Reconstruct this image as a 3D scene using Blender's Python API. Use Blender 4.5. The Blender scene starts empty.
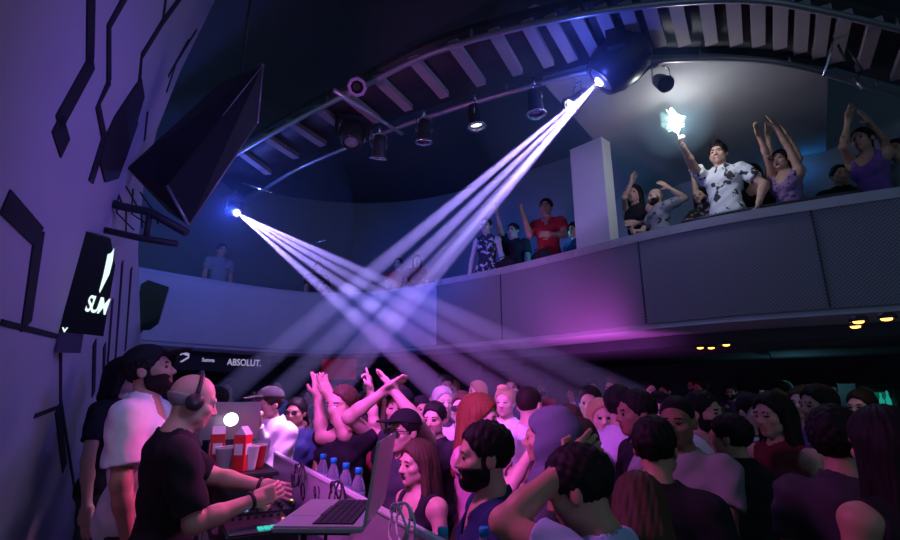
import bpy, bmesh, math, random
import numpy as np
from mathutils import Vector, Matrix
random.seed(7)
rng = np.random.default_rng(7)
scn = bpy.context.scene
COL = scn.collection
PI = math.pi
# ------------------------------------------------------------------ camera
ZC = 1.85
FPX = 480.0
TH = math.atan(125 / 480)
CT, ST = math.cos(TH), math.sin(TH)


def ray(px, py):
    a = (px - 450) / FPX
    b = (270 - py) / FPX
    return Vector((a, CT - b * ST, ST + b * CT))


def at(px, py, d):
    return Vector((0, 0, ZC)) + ray(px, py) * d


def onz(px, py, z):
    r = ray(px, py)
    return Vector((0, 0, ZC)) + r * ((z - ZC) / r.z)


cam = bpy.data.cameras.new('camera')
cam.sensor_width = 36
cam.lens = 36 * FPX / 900
cam.clip_start = 0.05
cam_o = bpy.data.objects.new('camera', cam)
COL.objects.link(cam_o)
cam_o.location = (0, 0, ZC)
cam_o.rotation_euler = (PI / 2 + TH, 0, 0)
scn.camera = cam_o

# ------------------------------------------------------------------ materials
MATS = {}


def mat(name, col, rough=.6, metal=0., emit=None, estr=0., noise=.0, scale=30., alpha=None, trans=0., spec=.5, bump=0., ior=1.45):
    if name in MATS:
        return MATS[name]
    m = bpy.data.materials.new(name)
    m.use_nodes = True
    nt = m.node_tree
    b = nt.nodes['Principled BSDF']
    b.inputs['Base Color'].default_value = (*col, 1)
    b.inputs['Roughness'].default_value = rough
    b.inputs['Metallic'].default_value = metal
    b.inputs['Specular IOR Level'].default_value = spec
    b.inputs['IOR'].default_value = ior
    if trans:
        b.inputs['Transmission Weight'].default_value = trans
    if emit:
        b.inputs['Emission Color'].default_value = (*emit, 1)
        b.inputs['Emission Strength'].default_value = estr
    if noise or bump:
        tc = nt.nodes.new('ShaderNodeTexCoord')
        n = nt.nodes.new('ShaderNodeTexNoise')
        n.inputs['Scale'].default_value = scale
        n.inputs['Detail'].default_value = 4
        nt.links.new(tc.outputs['Object'], n.inputs['Vector'])
        if noise:
            mx = nt.nodes.new('ShaderNodeMix')
            mx.data_type = 'RGBA'
            mx.inputs[6].default_value = (*[c * (1 - noise) for c in col], 1)
            mx.inputs[7].default_value = (*[min(1, c * (1 + noise)) for c in col], 1)
            nt.links.new(n.outputs['Fac'], mx.inputs[0])
            nt.links.new(mx.outputs[2], b.inputs['Base Color'])
        if bump:
            bp = nt.nodes.new('ShaderNodeBump')
            bp.inputs['Strength'].default_value = bump
            nt.links.new(n.outputs['Fac'], bp.inputs['Height'])
            nt.links.new(bp.outputs['Normal'], b.inputs['Normal'])
    MATS[name] = m
    return m


# ------------------------------------------------------------------ object helpers
def props(o, label=None, cat=None, group=None, kind=None):
    if label: o['label'] = label
    if cat: o['category'] = cat
    if group: o['group'] = group
    if kind: o['kind'] = kind
    return o


def empty(name, loc=(0, 0, 0), rz=0., label=None, cat=None, group=None, kind=None):
    o = bpy.data.objects.new(name, None)
    COL.objects.link(o)
    o.location = loc
    o.rotation_euler = (0, 0, rz)
    o.empty_display_size = .1
    return props(o, label, cat, group, kind)


def obj(name, me, mats, parent=None, loc=None, rot=None, **kw):
    if isinstance(me, bmesh.types.BMesh):
        bm = me
        me = bpy.data.meshes.new(name)
        bmesh.ops.recalc_face_normals(bm, faces=bm.faces)
        bm.to_mesh(me)
        bm.free()
    if not isinstance(mats, (list, tuple)): mats = [mats]
    if len(me.materials) == 0:
        for m in mats: me.materials.append(m)
    o = bpy.data.objects.new(name, me)
    COL.objects.link(o)
    if parent is not None: o.parent = parent
    if loc is not None: o.location = loc
    if rot is not None: o.rotation_euler = rot
    return props(o, **kw)


def struct(name, me, mats, **kw):
    return obj(name, me, mats, kind='structure', **kw)


def box(bm, c, s, M=None, mi=0):
    vs = []
    for dx in (-.5, .5):
        for dy in (-.5, .5):
            for dz in (-.5, .5):
                v = Vector((dx * s[0], dy * s[1], dz * s[2]))
                if M is not None: v = M @ v
                vs.append(bm.verts.new(v + Vector(c)))
    for f in ((0, 1, 3, 2), (4, 6, 7, 5), (0, 4, 5, 1), (2, 3, 7, 6), (0, 2, 6, 4), (1, 5, 7, 3)):
        fc = bm.faces.new([vs[i] for i in f])
        fc.material_index = mi
    return vs


def rbox(c, s, bev=.01, seg=2, M=None):
    bm = bmesh.new()
    box(bm, (0, 0, 0), s)
    bmesh.ops.bevel(bm, geom=bm.edges[:], offset=bev, segments=seg, affect='EDGES')
    if M is not None: bmesh.ops.transform(bm, matrix=M, verts=bm.verts)
    bmesh.ops.translate(bm, vec=c, verts=bm.verts)
    return bm


def frame_of(d):
    d = Vector(d).normalized()
    u = d.cross(Vector((0, 0, 1)))
    if u.length < 1e-4: u = Vector((1, 0, 0))
    u.normalize()
    return u, u.cross(d).normalized(), d


def tube(bm, pts, r, seg=8, cap=True, closed=False):
    pts = [Vector(p) for p in pts]
    rings = []
    n = len(pts)
    for i, p in enumerate(pts):
        if closed:
            d = pts[(i + 1) % n] - pts[i - 1]
        else:
            d = pts[min(i + 1, n - 1)] - pts[max(i - 1, 0)]
        u, w, _ = frame_of(d)
        rr = r[i] if isinstance(r, (list, tuple)) else r
        rings.append([bm.verts.new(p + (u * math.cos(2 * PI * k / seg) + w * math.sin(2 * PI * k / seg)) * rr) for k in range(seg)])
    for i in range(n if closed else n - 1):
        a, b = rings[i], rings[(i + 1) % n]
        for k in range(seg):
            f = bm.faces.new((a[k], a[(k + 1) % seg], b[(k + 1) % seg], b[k]))
            f.smooth = True
    if cap and not closed:
        bm.faces.new(rings[0][::-1])
        bm.faces.new(rings[-1])
    return rings


def lathe(bm, prof, seg=16, M=None, capb=True, capt=True):
    rings = []
    for r, z in prof:
        ring = []
        for k in range(seg):
            v = Vector((r * math.cos(2 * PI * k / seg), r * math.sin(2 * PI * k / seg), z))
            if M is not None: v = M @ v
            ring.append(bm.verts.new(v))
        rings.append(ring)
    for a, b in zip(rings, rings[1:]):
        for k in range(seg):
            f = bm.faces.new((a[k], a[(k + 1) % seg], b[(k + 1) % seg], b[k]))
            f.smooth = True
    if capb: bm.faces.new(rings[0][::-1])
    if capt: bm.faces.new(rings[-1])


def prism(bm, poly, h, M=None, mi=0):
    """polygon in xy extruded from z=0 to z=h, then M"""
    M = M or Matrix()
    a = [bm.verts.new(M @ Vector((x, y, 0))) for x, y in poly]
    b = [bm.verts.new(M @ Vector((x, y, h))) for x, y in poly]
    n = len(poly)
    fs = [bm.faces.new(a[::-1]), bm.faces.new(b)]
    for i in range(n): fs.append(bm.faces.new((a[i], a[(i + 1) % n], b[(i + 1) % n], b[i])))
    for f in fs: f.material_index = mi


def basis(o, ex, ey, ez):
    return Matrix(((ex[0], ey[0], ez[0], o[0]), (ex[1], ey[1], ez[1], o[1]), (ex[2], ey[2], ez[2], o[2]), (0, 0, 0, 1)))


def aim(o, d):
    u, w, d = frame_of(d)
    return basis(o, u, w, d)


def light(name, kind, loc, color, power, target=None, **kw):
    l = bpy.data.lights.new(name, kind)
    l.color = color
    l.energy = power
    for k, v in kw.items(): setattr(l, k, v)
    o = bpy.data.objects.new(name, l)
    COL.objects.link(o)
    o.location = loc
    if target is not None:
        o.rotation_euler = (Vector(target) - Vector(loc)).to_track_quat('-Z', 'Y').to_euler()
    return o


# ------------------------------------------------------------------ signed-distance figures
F4 = np.float32


def smin(a, b, k):
    h = np.clip(.5 + .5 * (b - a) / k, 0, 1)
    return b + (a - b) * h - k * h * (1 - h)


def smax(a, b, k): return -smin(-a, -b, k)


def s_cap(P, a, b, ra, rb):
    a = np.asarray(a, F4); b = np.asarray(b, F4)
    ba = b - a
    t = np.clip(((P - a) @ ba) / max(float(ba @ ba), 1e-9), 0, 1)
    q = P - a - t[:, None] * ba
    return np.sqrt((q * q).sum(1)) - (ra + (rb - ra) * t)


def s_ell(P, c, r, R=None):
    q = P - np.asarray(c, F4)
    if R is not None: q = q @ np.asarray(R, F4)
    r = np.asarray(r, F4)
    k0 = np.sqrt(((q / r) ** 2).sum(1)) + 1e-6
    k1 = np.sqrt(((q / (r * r)) ** 2).sum(1)) + 1e-6
    return k0 * (k0 - 1) / k1


def s_box(P, c, s, rad, R=None):
    q = P - np.asarray(c, F4)
    if R is not None: q = q @ np.asarray(R, F4)
    d = np.abs(q) - (np.asarray(s, F4) - rad)
    return np.sqrt((np.maximum(d, 0) ** 2).sum(1)) + np.minimum(d.max(1), 0) - rad


def ev(P, prims):
    d = None
    for p in prims:
        t = p[0]
        if t == 'cap': v = s_cap(P, p[1], p[2], p[3], p[4])
        elif t in ('ell', 'sub'): v = s_ell(P, p[1], p[2], p[3])
        else: v = s_box(P, p[1], p[2], p[3], p[4])
        k = p[-1]
        if d is None: d = v
        elif t == 'sub': d = smax(d, -v, k)
        else: d = smin(d, v, k)
    return d


def bbox_of(prims):
    lo = np.full(3, 9.); hi = np.full(3, -9.)
    for p in prims:
        if p[0] == 'cap':
            r = max(p[3], p[4])
            for q in (p[1], p[2]):
                lo = np.minimum(lo, np.asarray(q) - r); hi = np.maximum(hi, np.asarray(q) + r)
        elif p[0] != 'sub':
            r = max(p[2])
            lo = np.minimum(lo, np.asarray(p[1]) - r); hi = np.maximum(hi, np.asarray(p[1]) + r)
    return lo, hi


def union_fn(groups):
    """groups: [(prims, k)] evaluated only near their boxes"""
    gs = [(p, k, *bbox_of(p)) for p, k in groups]

    def fn(P):
        d = np.full(len(P), .3, F4)
        for p, k, lo, hi in gs:
            m = ((P > lo - .13) & (P < hi + .13)).all(1)
            if m.any(): d[m] = smin(d[m], ev(P[m], p), k)
        return d
    lo = np.min([g[2] for g in gs], 0); hi = np.max([g[3] for g in gs], 0)
    return fn, lo, hi


def polygonize(fn, lo, hi, h, name, B=6):
    lo = np.asarray(lo, float) - 2.5 * h
    n = np.ceil((np.asarray(hi) + 2.5 * h - lo) / (h * B)).astype(int) + 1
    ax = [(np.arange(n[i]) * B + (B - 1) / 2) * h + lo[i] for i in range(3)]
    C = np.stack(np.meshgrid(*ax, indexing='ij'), -1).reshape(-1, 3).astype(F4)
    cv = fn(C).reshape(n)
    act = np.abs(cv) < (B * h * .87 * 1.35 + h)
    G = np.where(cv < 0, F4(-1), F4(1))
    G = np.repeat(np.repeat(np.repeat(G, B, 0), B, 1), B, 2)
    ii = np.argwhere(act)
    off = np.stack(np.meshgrid(*[np.arange(B)] * 3, indexing='ij'), -1).reshape(-1, 3)
    idx = (ii[:, None, :] * B + off[None]).reshape(-1, 3)
    Pf = (idx * h + lo).astype(F4)
    G[idx[:, 0], idx[:, 1], idx[:, 2]] = fn(Pf)
    S = G < 0
    cnt = np.zeros([s - 1 for s in S.shape], np.uint8)
    for dx in (0, 1):
        for dy in (0, 1):
            for dz in (0, 1):
                cnt += S[dx:S.shape[0] - 1 + dx, dy:S.shape[1] - 1 + dy, dz:S.shape[2] - 1 + dz]
    cells = np.argwhere((cnt > 0) & (cnt < 8))
    vid = np.full(cnt.shape, -1, np.int32)
    vid[cells[:, 0], cells[:, 1], cells[:, 2]] = np.arange(len(cells))
    acc = np.zeros((len(cells), 3)); num = np.zeros(len(cells))
    cor = [(a, b, c) for a in (0, 1) for b in (0, 1) for c in (0, 1)]
    g = {c: G[cells[:, 0] + c[0], cells[:, 1] + c[1], cells[:, 2] + c[2]] for c in cor}
    for a in cor:
        for x in range(3):
            if a[x] == 0:
                b = list(a); b[x] = 1; b = tuple(b)
                ga, gb = g[a], g[b]
                m = (ga < 0) != (gb < 0)
                t = ga[m] / (ga[m] - gb[m])
                p = np.tile(np.asarray(a, float), (m.sum(), 1)); p[:, x] = t
                acc[m] += p; num[m] += 1
    V = (cells + acc / num[:, None]) * h + lo
    Q = []
    for x in range(3):
        sl0 = [slice(None)] * 3; sl1 = [slice(None)] * 3
        sl0[x] = slice(0, -1); sl1[x] = slice(1, None)
        E = np.argwhere(S[tuple(sl0)] != S[tuple(sl1)])
        y, z = (x + 1) % 3, (x + 2) % 3
        E = E[(E[:, y] > 0) & (E[:, z] > 0) & (E[:, y] < S.shape[y] - 1) & (E[:, z] < S.shape[z] - 1)]
        if len(E) == 0: continue
        def cid(dy, dz):
            e = E.copy(); e[:, y] += dy; e[:, z] += dz
            return vid[e[:, 0], e[:, 1], e[:, 2]]
        q = np.stack([cid(-1, -1), cid(0, -1), cid(0, 0), cid(-1, 0)], 1)
        flip = ~S[E[:, 0], E[:, 1], E[:, 2]]
        q[flip] = q[flip][:, ::-1]
        Q.append(q)
    Q = np.concatenate(Q) if Q else np.zeros((0, 4), int)
    Q = Q[(Q >= 0).all(1)]
    me = bpy.data.meshes.new(name)
    me.vertices.add(len(V)); me.vertices.foreach_set('co', V.astype(F4).ravel())
    me.loops.add(len(Q) * 4); me.loops.foreach_set('vertex_index', Q.astype(np.int32).ravel())
    me.polygons.add(len(Q))
    me.polygons.foreach_set('loop_start', np.arange(len(Q), dtype=np.int32) * 4)
    me.polygons.foreach_set('use_smooth', np.ones(len(Q), bool))
    me.update(calc_edges=True)
    return me, V, Q


def rotx(a): c, s = math.cos(a), math.sin(a); return np.array([[1, 0, 0], [0, c, -s], [0, s, c]])
def roty(a): c, s = math.cos(a), math.sin(a); return np.array([[c, 0, s], [0, 1, 0], [-s, 0, c]])
def rotz(a): c, s = math.cos(a), math.sin(a); return np.array([[c, -s, 0], [s, c, 0], [0, 0, 1]])
def unit(v): v = np.asarray(v, float); return v / (np.linalg.norm(v) + 1e-9)


ARMS = {   # wrist in body space (x is outward for that side), elbow hint, curl of the fingers
    'down': ((.25, .06, .80), (.3, -.4, 0), .35),
    'side': ((.30, .16, .95), (.5, -.3, 0), .5),
    'front': ((.10, .34, 1.12), (.6, -.2, -.6), .8),
    'drink': ((.10, .30, 1.28), (.5, 0, -1), 1.0),
    'phone': ((.05, .34, 1.44), (.5, 0, -1), 1.0),
    'chest': ((-.02, .22, 1.22), (.7, 0, -.6), .7),
    'up': ((.24, .10, 1.90), (.7, .3, 0), .15),
    'upbent': ((.30, .16, 1.70), (.8, .3, -.3), .3),
    'clap': ((.045, .20, 1.83), (.9, .25, 0), .12),
    'head': ((.02, .06, 1.72), (.8, .5, 0), .5),
    'point': ((.12, .34, 1.80), (.7, .1, 0), 'point'),
    'fist': ((.22, .12, 1.92), (.7, .3, 0), 1.5),
}


def arm_joints(S, W, hint, l1=.285, l2=.255):
    S = np.asarray(S, float); W = np.asarray(W, float)
    v = W - S; d = np.linalg.norm(v); dm = (l1 + l2) * .995
    if d > dm: W = S + v / d * dm; d = dm
    a = (l1 * l1 - l2 * l2 + d * d) / (2 * d)
    hgt = math.sqrt(max(l1 * l1 - a * a, 1e-6))
    u = unit(W - S); hn = np.asarray(hint, float); hn = unit(hn - u * (hn @ u))
    return S + u * a + hn * hgt, W


def hand_prims(W, d, n, curl, thick=1., inward=1, sc=1.):
    """W wrist, d pointing direction, n palm normal; inward: sign of the thumb side along d x n"""
    d = unit(d); n = unit(np.asarray(n, float) - d * (np.asarray(n, float) @ d)); s = np.cross(d, n) * inward
    R = np.stack([s, d, n], 1)
    W = np.asarray(W, float)
    pr = [('box', W + d * .052 * sc, (.040 * sc, .050 * sc, .0145 * thick), .013, R, .01),
          ('cap', W - d * .01, W + d * .02, .026, .026, .015)]
    if curl == 'point': cs = [.1, 1.7, 1.8, 1.9]
    else: cs = [curl * .85, curl * .95, curl * 1.05, curl * 1.2]
    for i, (o, L) in enumerate(((.029, .072), (.0095, .08), (-.0105, .074), (-.029, .058))):
        p = W + d * .098 * sc + s * o * sc
        ang = cs[i] * .45; a0 = .08 * (1.5 - i)
        for seg, fr in enumerate((.45, .32, .25)):
            q = p + (d * math.cos(ang) + n * math.sin(ang) + s * a0 * .8) * (L * fr * sc)
            r0 = (.0092 - .0008 * seg) * thick
            pr.append(('cap', p, q, r0, r0 * .92, .004))
            p = q; ang += cs[i] * .62
    p = W + d * .028 * sc + s * .03 * sc + n * .004
    q = p + (d * .6 + s * .72 + n * .3) * .042 * sc
    pr.append(('cap', p, q, .0125 * thick, .0105 * thick, .01))
    c = .3 if curl == 'point' else min(float(curl), 1.2)
    q2 = q + unit(d * 1.0 + s * (.35 - .5 * c) + n * (.15 + .6 * c)) * .034 * sc
    pr.append(('cap', q, q2, .0103 * thick, .0085 * thick, .004))
    return pr


def head_prims(hc, R, mouth=0., fem=False, jaw=1.):
    def T(p): return hc + R @ np.asarray(p, float)
    j = .88 if fem else jaw
    E = lambda c, r, k, t='ell': (t, T(c), r, R, k)
    pr = [E((0, -.016, .032), (.0755, .097, .086), .01),
          E((0, .022, -.038), (.060 * j, .070, .084), .03),
          E((0, .060, -.100), (.022 * j, .022, .018), .03),
          E((.050 * j, .015, -.066), (.018, .03, .024), .03), E((-.050 * j, .015, -.066), (.018, .03, .024), .03),
          E((.046, .055, -.028), (.022, .022, .018), .025), E((-.046, .055, -.028), (.022, .022, .018), .025),
          ('cap', T((-.04, .077, .016)), T((.04, .077, .016)), .013, .013, .02),
          E((.032, .098, -.006), (.018, .015, .0125), .014, 'sub'), E((-.032, .098, -.006), (.018, .015, .0125), .014, 'sub'),
          E((.031, .0755, -.006), (.0145, .0145, .0125), .003), E((-.031, .0755, -.006), (.0145, .0145, .0125), .003),
          ('cap', T((0, .084, .004)), T((0, .106, -.036)), .0085, .0125, .012),
          E((.013, .094, -.041), (.0085, .011, .008), .008), E((-.013, .094, -.041), (.0085, .011, .008), .008),
          E((0, .083, -.064), (.024, .013, .0065), .006), E((0, .080, -.079), (.021, .013, .0075), .006)]
    if mouth > 0:
        pr.append(E((0, .094, -.072 - mouth * .004), (.019, .022, .004 + mouth * .010), .004, 'sub'))
    for sx in (1, -1):
        Re = R @ rotz(sx * .35)
        pr.append(('ell', T((sx * .078, -.012, -.012)), (.010, .023, .033), Re, .008))
    return pr


HAIRLINE = ((.080, .066), (.012, .0), (-.075, -.075))


def hair_fn(style, hc, R, fem):
    RT = R.astype(F4)

    def fn(P):
        q = (P - hc.astype(F4)) @ RT
        x, y, z = q[:, 0], q[:, 1], q[:, 2]
        th = {'buzz': .004, 'short': .012, 'quiff': .014, 'long': .017, 'bun': .010, 'curly': .026, 'bob': .022, 'fringe': .006, 'pony': .012}[style]
        d = s_ell(q, (0, -.018, .034), (.0765 + th, .099 + th, .087 + th))
        line = .070 - .030 * np.clip(np.abs(x) / .07, 0, 1) ** 2 * (0 if style in ('buzz', 'fringe') else 1)
        if style == 'fringe':
            line = line * 0 + .0
            cut = np.maximum(z - .022, 0 * z - 1); cut = np.maximum(cut, y - .01)
            cut = np.maximum(cut, -z - .075)
            return np.maximum(d, cut)
        keep = (line + .90 * (y - .082) - z) / 1.35
        if fem or style in ('long', 'bob'):
            keep = np.minimum(keep, np.maximum(y - .028, -z - .12))
        d = smax(d, keep, .012)
        if style == 'quiff':
            d = smin(d, s_ell(q, (0, .045, .115), (.052, .055, .030)), .02)
        if style in ('long', 'bob'):
            L = .30 if style == 'long' else .13
            for sx in (1, -1):
                d = smin(d, s_cap(q, (sx * .074, -.012, .02), (sx * .088, -.015, -L * .85), .026, .030), .03)
            d = smin(d, s_cap(q, (0, -.075, .02), (0, -.088, -L), .062, .062), .05)
            d = smin(d, s_cap(q, (-.04, -.075, -.02), (-.055, -.085, -L), .045, .045), .04)
            d = smin(d, s_cap(q, (.04, -.075, -.02), (.055, -.085, -L), .045, .045), .04)
        if style == 'bun': d = smin(d, s_ell(q, (0, -.08, .105), (.042, .042, .036)), .015)
        if style == 'pony': d = smin(d, s_cap(q, (0, -.105, .05), (0, -.14, -.17), .034, .018), .02)
        ang = np.arctan2(x, -y + .001)
        if style == 'curly':
            d = d + .007 * np.sin(x * 130 + 1) * np.sin(y * 120) * np.sin(z * 125 + 2)
        elif style in ('short', 'quiff', 'fringe', 'bun'):
            d = d + .0030 * np.sin(x * 105 + 2 * y * 40) * np.sin(y * 98 + z * 30) + .0022 * np.sin(z * 150 + x * 60) * np.sin(y * 130 - x * 80) + .0012 * np.sin(ang * 23 + z * 22)
        elif style != 'buzz':
            d = d + .0018 * np.sin(ang * 23 + z * 22) + .0013 * np.sin(ang * 41 - z * 40 + 1)
        return d
    lo = hc - .21; hi = hc + .19
    if style == 'long': lo = lo - np.array([0, .05, .22]); hi = hi + np.array([0, 0, .05])
    if style in ('bob', 'pony'): lo = lo - np.array([0, .02, .08])
    return fn, lo, hi


class Fig: pass


def build_figure(h=.008, fem=False, girth=1., lean=0., side=0., twist=0., head=(0, 0, 0), arms=('down', 'down'), mouth=0., jaw=1.,
                 hair='short', beard=0, top='tee', hem=.86, sleeve=.62, neck='crew', cap=None, hood=False, wrinkle=1., loose=0., seed=0,
                 lower=True, armw=None, curl=None, palm=None):
    """returns a Fig with meshes in body space: z up, facing +y, right hand on +x"""
    r_ = random.Random(seed)
    f = Fig()
    Rt = rotz(twist) @ roty(side) @ rotx(-lean)
    P0 = np.array([0, 0, .93])
    t = lambda p: P0 + Rt @ np.asarray(p, float)
    sw = .165 if fem else .187
    g = girth
    N = t((0, -.012, .50))
    Rh = Rt @ rotz(head[0]) @ rotx(head[1]) @ roty(head[2])
    hc = N + Rt @ np.array([0, .02, .055]) + Rh @ np.array([0, .018, .112])
    f.hc, f.Rh = hc, Rh
    J = {}
    for i, sx in enumerate((1, -1)):       # 0 right (+x), 1 left (-x)
        spec = arms[i]
        if isinstance(spec, str):
            w, hint, cu = ARMS[spec]
            jt = [r_.uniform(-.03, .03) for _ in range(3)]
            w = np.array([sx * w[0] + jt[0], w[1] + jt[1], w[2] + jt[2]])
            w = P0 + Rt @ (w - P0)
            hint = Rt @ np.array([sx * hint[0], hint[1], hint[2]])
        else:
            w, hint = np.asarray(spec[0], float), np.asarray(spec[1], float)
            cu = spec[2]
        if curl is not None and curl[i] is not None: cu = curl[i]
        up = np.clip((w[2] - 1.45) / .4, 0, 1)
        S = t((sx * (sw - .02 * up), -.012, .445 + .045 * up))
        E, W = arm_joints(S, w, hint)
        J[i] = (S, E, W, cu)
    f.J = J
    # torso
    ch = (.150 if not fem else .130) * g
    T = [('ell', t((0, .0, .34)), (ch, .105 * g, .19), Rt, .01),
         ('ell', t((0, .012, .15)), ((.135 if not fem else .112) * g, .098 * g, .17), Rt, .06),
         ('ell', t((0, -.005, -.01)), ((.155 if not fem else .165) * g, .115 * g, .14), Rt, .06),
         ('cap', t((-sw * .8, -.012, .44)), t((sw * .8, -.012, .44)), .058 * g, .058 * g, .05),
         ('cap', t((0, -.02, .44)), t((0, -.012, .52)), .085, .058, .05)]
    if fem:
        for sx in (1, -1): T.append(('ell', t((sx * .066, .085, .315)), (.058, .055, .058), Rt, .03))
    else:
        for sx in (1, -1): T.append(('ell', t((sx * .07, .07, .36)), (.075 * g, .04, .055), Rt, .03))
    neckp = [('cap', N - Rt @ np.array([0, 0, .03]), hc + Rh @ np.array([0, -.025, -.05]), .054 if not fem else .046, .052 if not fem else .045, .03)]
    hd = head_prims(hc, Rh, mouth, fem, jaw)
    A = []
    thick = max(1., h / .0075)
    am = .92 if fem else 1.06
    for i, sx in enumerate((1, -1)):
        S, E, W, cu = J[i]
        A.append(([('ell', S, (.058 * am, .058 * am, .056 * am), Rt, .03), ('cap', S, E, .050 * am, .038 * am, .02), ('cap', E, E + (W - E) * .35, .040 * am, .038 * am, .02),
                   ('cap', E + (W - E) * .3, W, .039 * am, .0255 * am, .02)], .03))
        d = W - E
        if palm is not None and palm[i] is not None: n = palm[i]
        else:
            n = Rt @ np.array([-sx, .15, .0])
            if abs(unit(d) @ n) > .8: n = Rt @ np.array([0, .3, -1.])
        # thumb side: fore-part (+y) or up
        dd = unit(d); nn = unit(n - dd * (np.asarray(n) @ dd)); s = np.cross(dd, nn)
        # right hand: thumb = d x n is on the left of pointing dir seen from the back of the hand
        inward = -1 if sx == 1 else 1
        A.append((hand_prims(W, d, n, cu, thick, inward), .012))
    Lg = []
    for sx in (1, -1):
        hp = np.array([sx * .088, 0, .90]); kn = np.array([sx * .10, .02, .49]); an = np.array([sx * .105, -.03, .075])
        Lg += [('cap', hp, kn, .083 * g, .055, .04), ('cap', kn, kn + (an - kn) * .4, .053, .05, .03), ('cap', kn + (an - kn) * .3, an, .052, .034, .03),
               ('cap', an + [0, -.015, -.035], an + [sx * .015, .15, -.045], .034, .028, .03)]
    f.legs = Lg
    groups = [(T, .02)] + ([(Lg, .04)] if lower else []) + [(neckp, .03), (hd, .025)] + A
    fn, lo, hi = union_fn(groups)
    f.body = polygonize(fn, lo, hi, h, 'body')
    # face colours: 1 eye, 2 brow, 3 lips
    me, V, Q = f.body
    c = V[Q].mean(1)
    q = (c - hc) @ Rh
    ax = np.abs(q[:, 0])
    mi = np.zeros(len(Q), np.int32)
    face = q[:, 1] > .05
    mi[face & (((ax - .031) / .0145) ** 2 + ((q[:, 2] + .006) / .0072) ** 2 < 1)] = 1
    mi[face & (ax > .013) & (ax < .048) & (q[:, 2] > .012 - (ax - .012) * .05) & (q[:, 2] < (.0175 if fem else .0195))] = 2
    mi[face & (ax < .024) & (q[:, 2] > -.087) & (q[:, 2] < -.057) & (q[:, 1] > .072)] = 3
    if mouth > 0: mi[face & (ax < .017) & (np.abs(q[:, 2] + .073 + mouth * .004) < .004 + mouth * .007) & (q[:, 1] < .0915) & (q[:, 1] > .055)] = 1
    me.polygons.foreach_set('material_index', mi)
    # hair
    f.hair = f.beard = f.cap = f.hood = f.top = f.trousers = f.shoes = None
    if hair and hair != 'bald':
        hf, l, u = hair_fn(hair, hc, Rh, fem)
        f.hair = polygonize(hf, l, u, h * (.9 if h > .006 else 1.), 'hair')[0]
    RT = Rh.astype(F4); hcf = hc.astype(F4)
    if beard:
        bd = [p for p in hd if p[0] != 'sub'][:7]

        def bf(Pp):
            q = (Pp - hcf) @ RT
            d = ev(Pp, bd) - .004 - .004 * beard
            edge = -.040 - .02 * np.clip(1 - np.abs(q[:, 0]) / .045, 0, 1)
            k = q[:, 2] - edge
            side_ = np.maximum(np.abs(q[:, 1] - .005) - .017, q[:, 2] - .0) 
            k = np.minimum(k, side_)
            k = np.maximum(k, -.012 - q[:, 1])
            d = smax(d, k, .006)
            return smax(d, -s_ell(q, (0, .098, -.072), (.026, .035, .014)), .004)
        f.beard = polygonize(bf, hc - .15, hc + .12, min(h, .007), 'beard')[0]
    if cap:
        back = -1 if cap == 'backwards' else 1

        def cf(Pp):
            q = (Pp - hcf) @ RT
            d = s_ell(q, (0, -.018, .034), (.095, .116, .102))
            d = np.maximum(d, .045 - q[:, 2] + .12 * (q[:, 1]) * 1)
            if cap != 'beanie':
                b = s_ell(q, (0, back * .125, .062), (.07, .085, .010))
                d = smin(d, b, .012)
            else:
                d = np.maximum(s_ell(q, (0, -.02, .04), (.094, .115, .112)), .028 - q[:, 2] + .35 * q[:, 1])
            return d
        f.cap = polygonize(cf, hc - .22, hc + .23, h, 'cap')[0]
    if hood:
        def hof(Pp):
            q = (Pp - hcf) @ RT
            d = s_ell(q, (0, -.03, .0), (.118, .135, .150))
            d = smin(d, s_cap(q, (0, -.08, .05), (0, -.04, -.16), .09, .12), .06)
            d = np.maximum(d, -s_ell(q, (0, .06, -.03), (.095, .14, .125)))
            return d + .004 * np.sin(q[:, 2] * 45 + q[:, 1] * 20)
        f.hood = polygonize(hof, hc - .3, hc + .22, h, 'hood')[0]
    # garment for the upper body
    if top:
        off = .013 + loose
        Rtf = Rt.astype(F4)
        ts = list(T)
        sl = []
        for i in (0, 1):
            S, E, W, _ = J[i]
            if sleeve >= 1: 
                sl.append((S, E, W, 1))
            elif sleeve > 0: sl.append((S, E, None, sleeve))

        def tf(Pp):
            q = (Pp - P0.astype(F4)) @ Rtf
            d = ev(Pp, ts) - off - .012 * np.clip((.12 - q[:, 2]) * 8, 0, 1)
            x, y, z = q[:, 0], q[:, 1], q[:, 2]
            for S, E, W, tt in sl:
                if W is None:
                    e = S + (E - S) * tt
                    a = s_cap(Pp, S, S + (E - S) * min(1, tt + .2), .060 * am + off * .6, .056 * am + off)
                    a = np.maximum(a, ((Pp - e.astype(F4)) @ unit(E - S).astype(F4)))
                else:
                    a = smin(s_cap(Pp, S, E, .062 * am + off * .6, .057 * am), s_cap(Pp, E, W, .058 * am, .041), .02)
                    a = np.maximum(a, ((Pp - (W - unit(W - E) * .01).astype(F4)) @ unit(W - E).astype(F4)))
                d = smin(d, a, .035)
            if sleeve == 0:
                for sx in (1, -1):
                    d = smax(d, -s_ell(q, (sx * (sw + .045), -.012, .44), (.085, .16, .11)), .01)
            nz = .50
            if neck == 'crew': d = smax(d, -s_cap(q, (0, .0, .49), (0, -.01, .62), .066, .085), .006)
            elif neck == 'scoop':
                d = smax(d, -s_ell(q, (0, .10, .50), (.085, .12, .13)), .006)
                d = smax(d, -s_cap(q, (0, .0, .50), (0, 0, .65), .075, .10), .006)
            elif neck == 'vee':
                d = smax(d, -s_cap(q, (0, .10, .36), (0, .03, .56), .012, .10), .006)
            elif neck == 'off': d = smax(d, .40 - 0 * z - (0.80 - z), .006) if False else np.maximum(d, z - .40)
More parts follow.
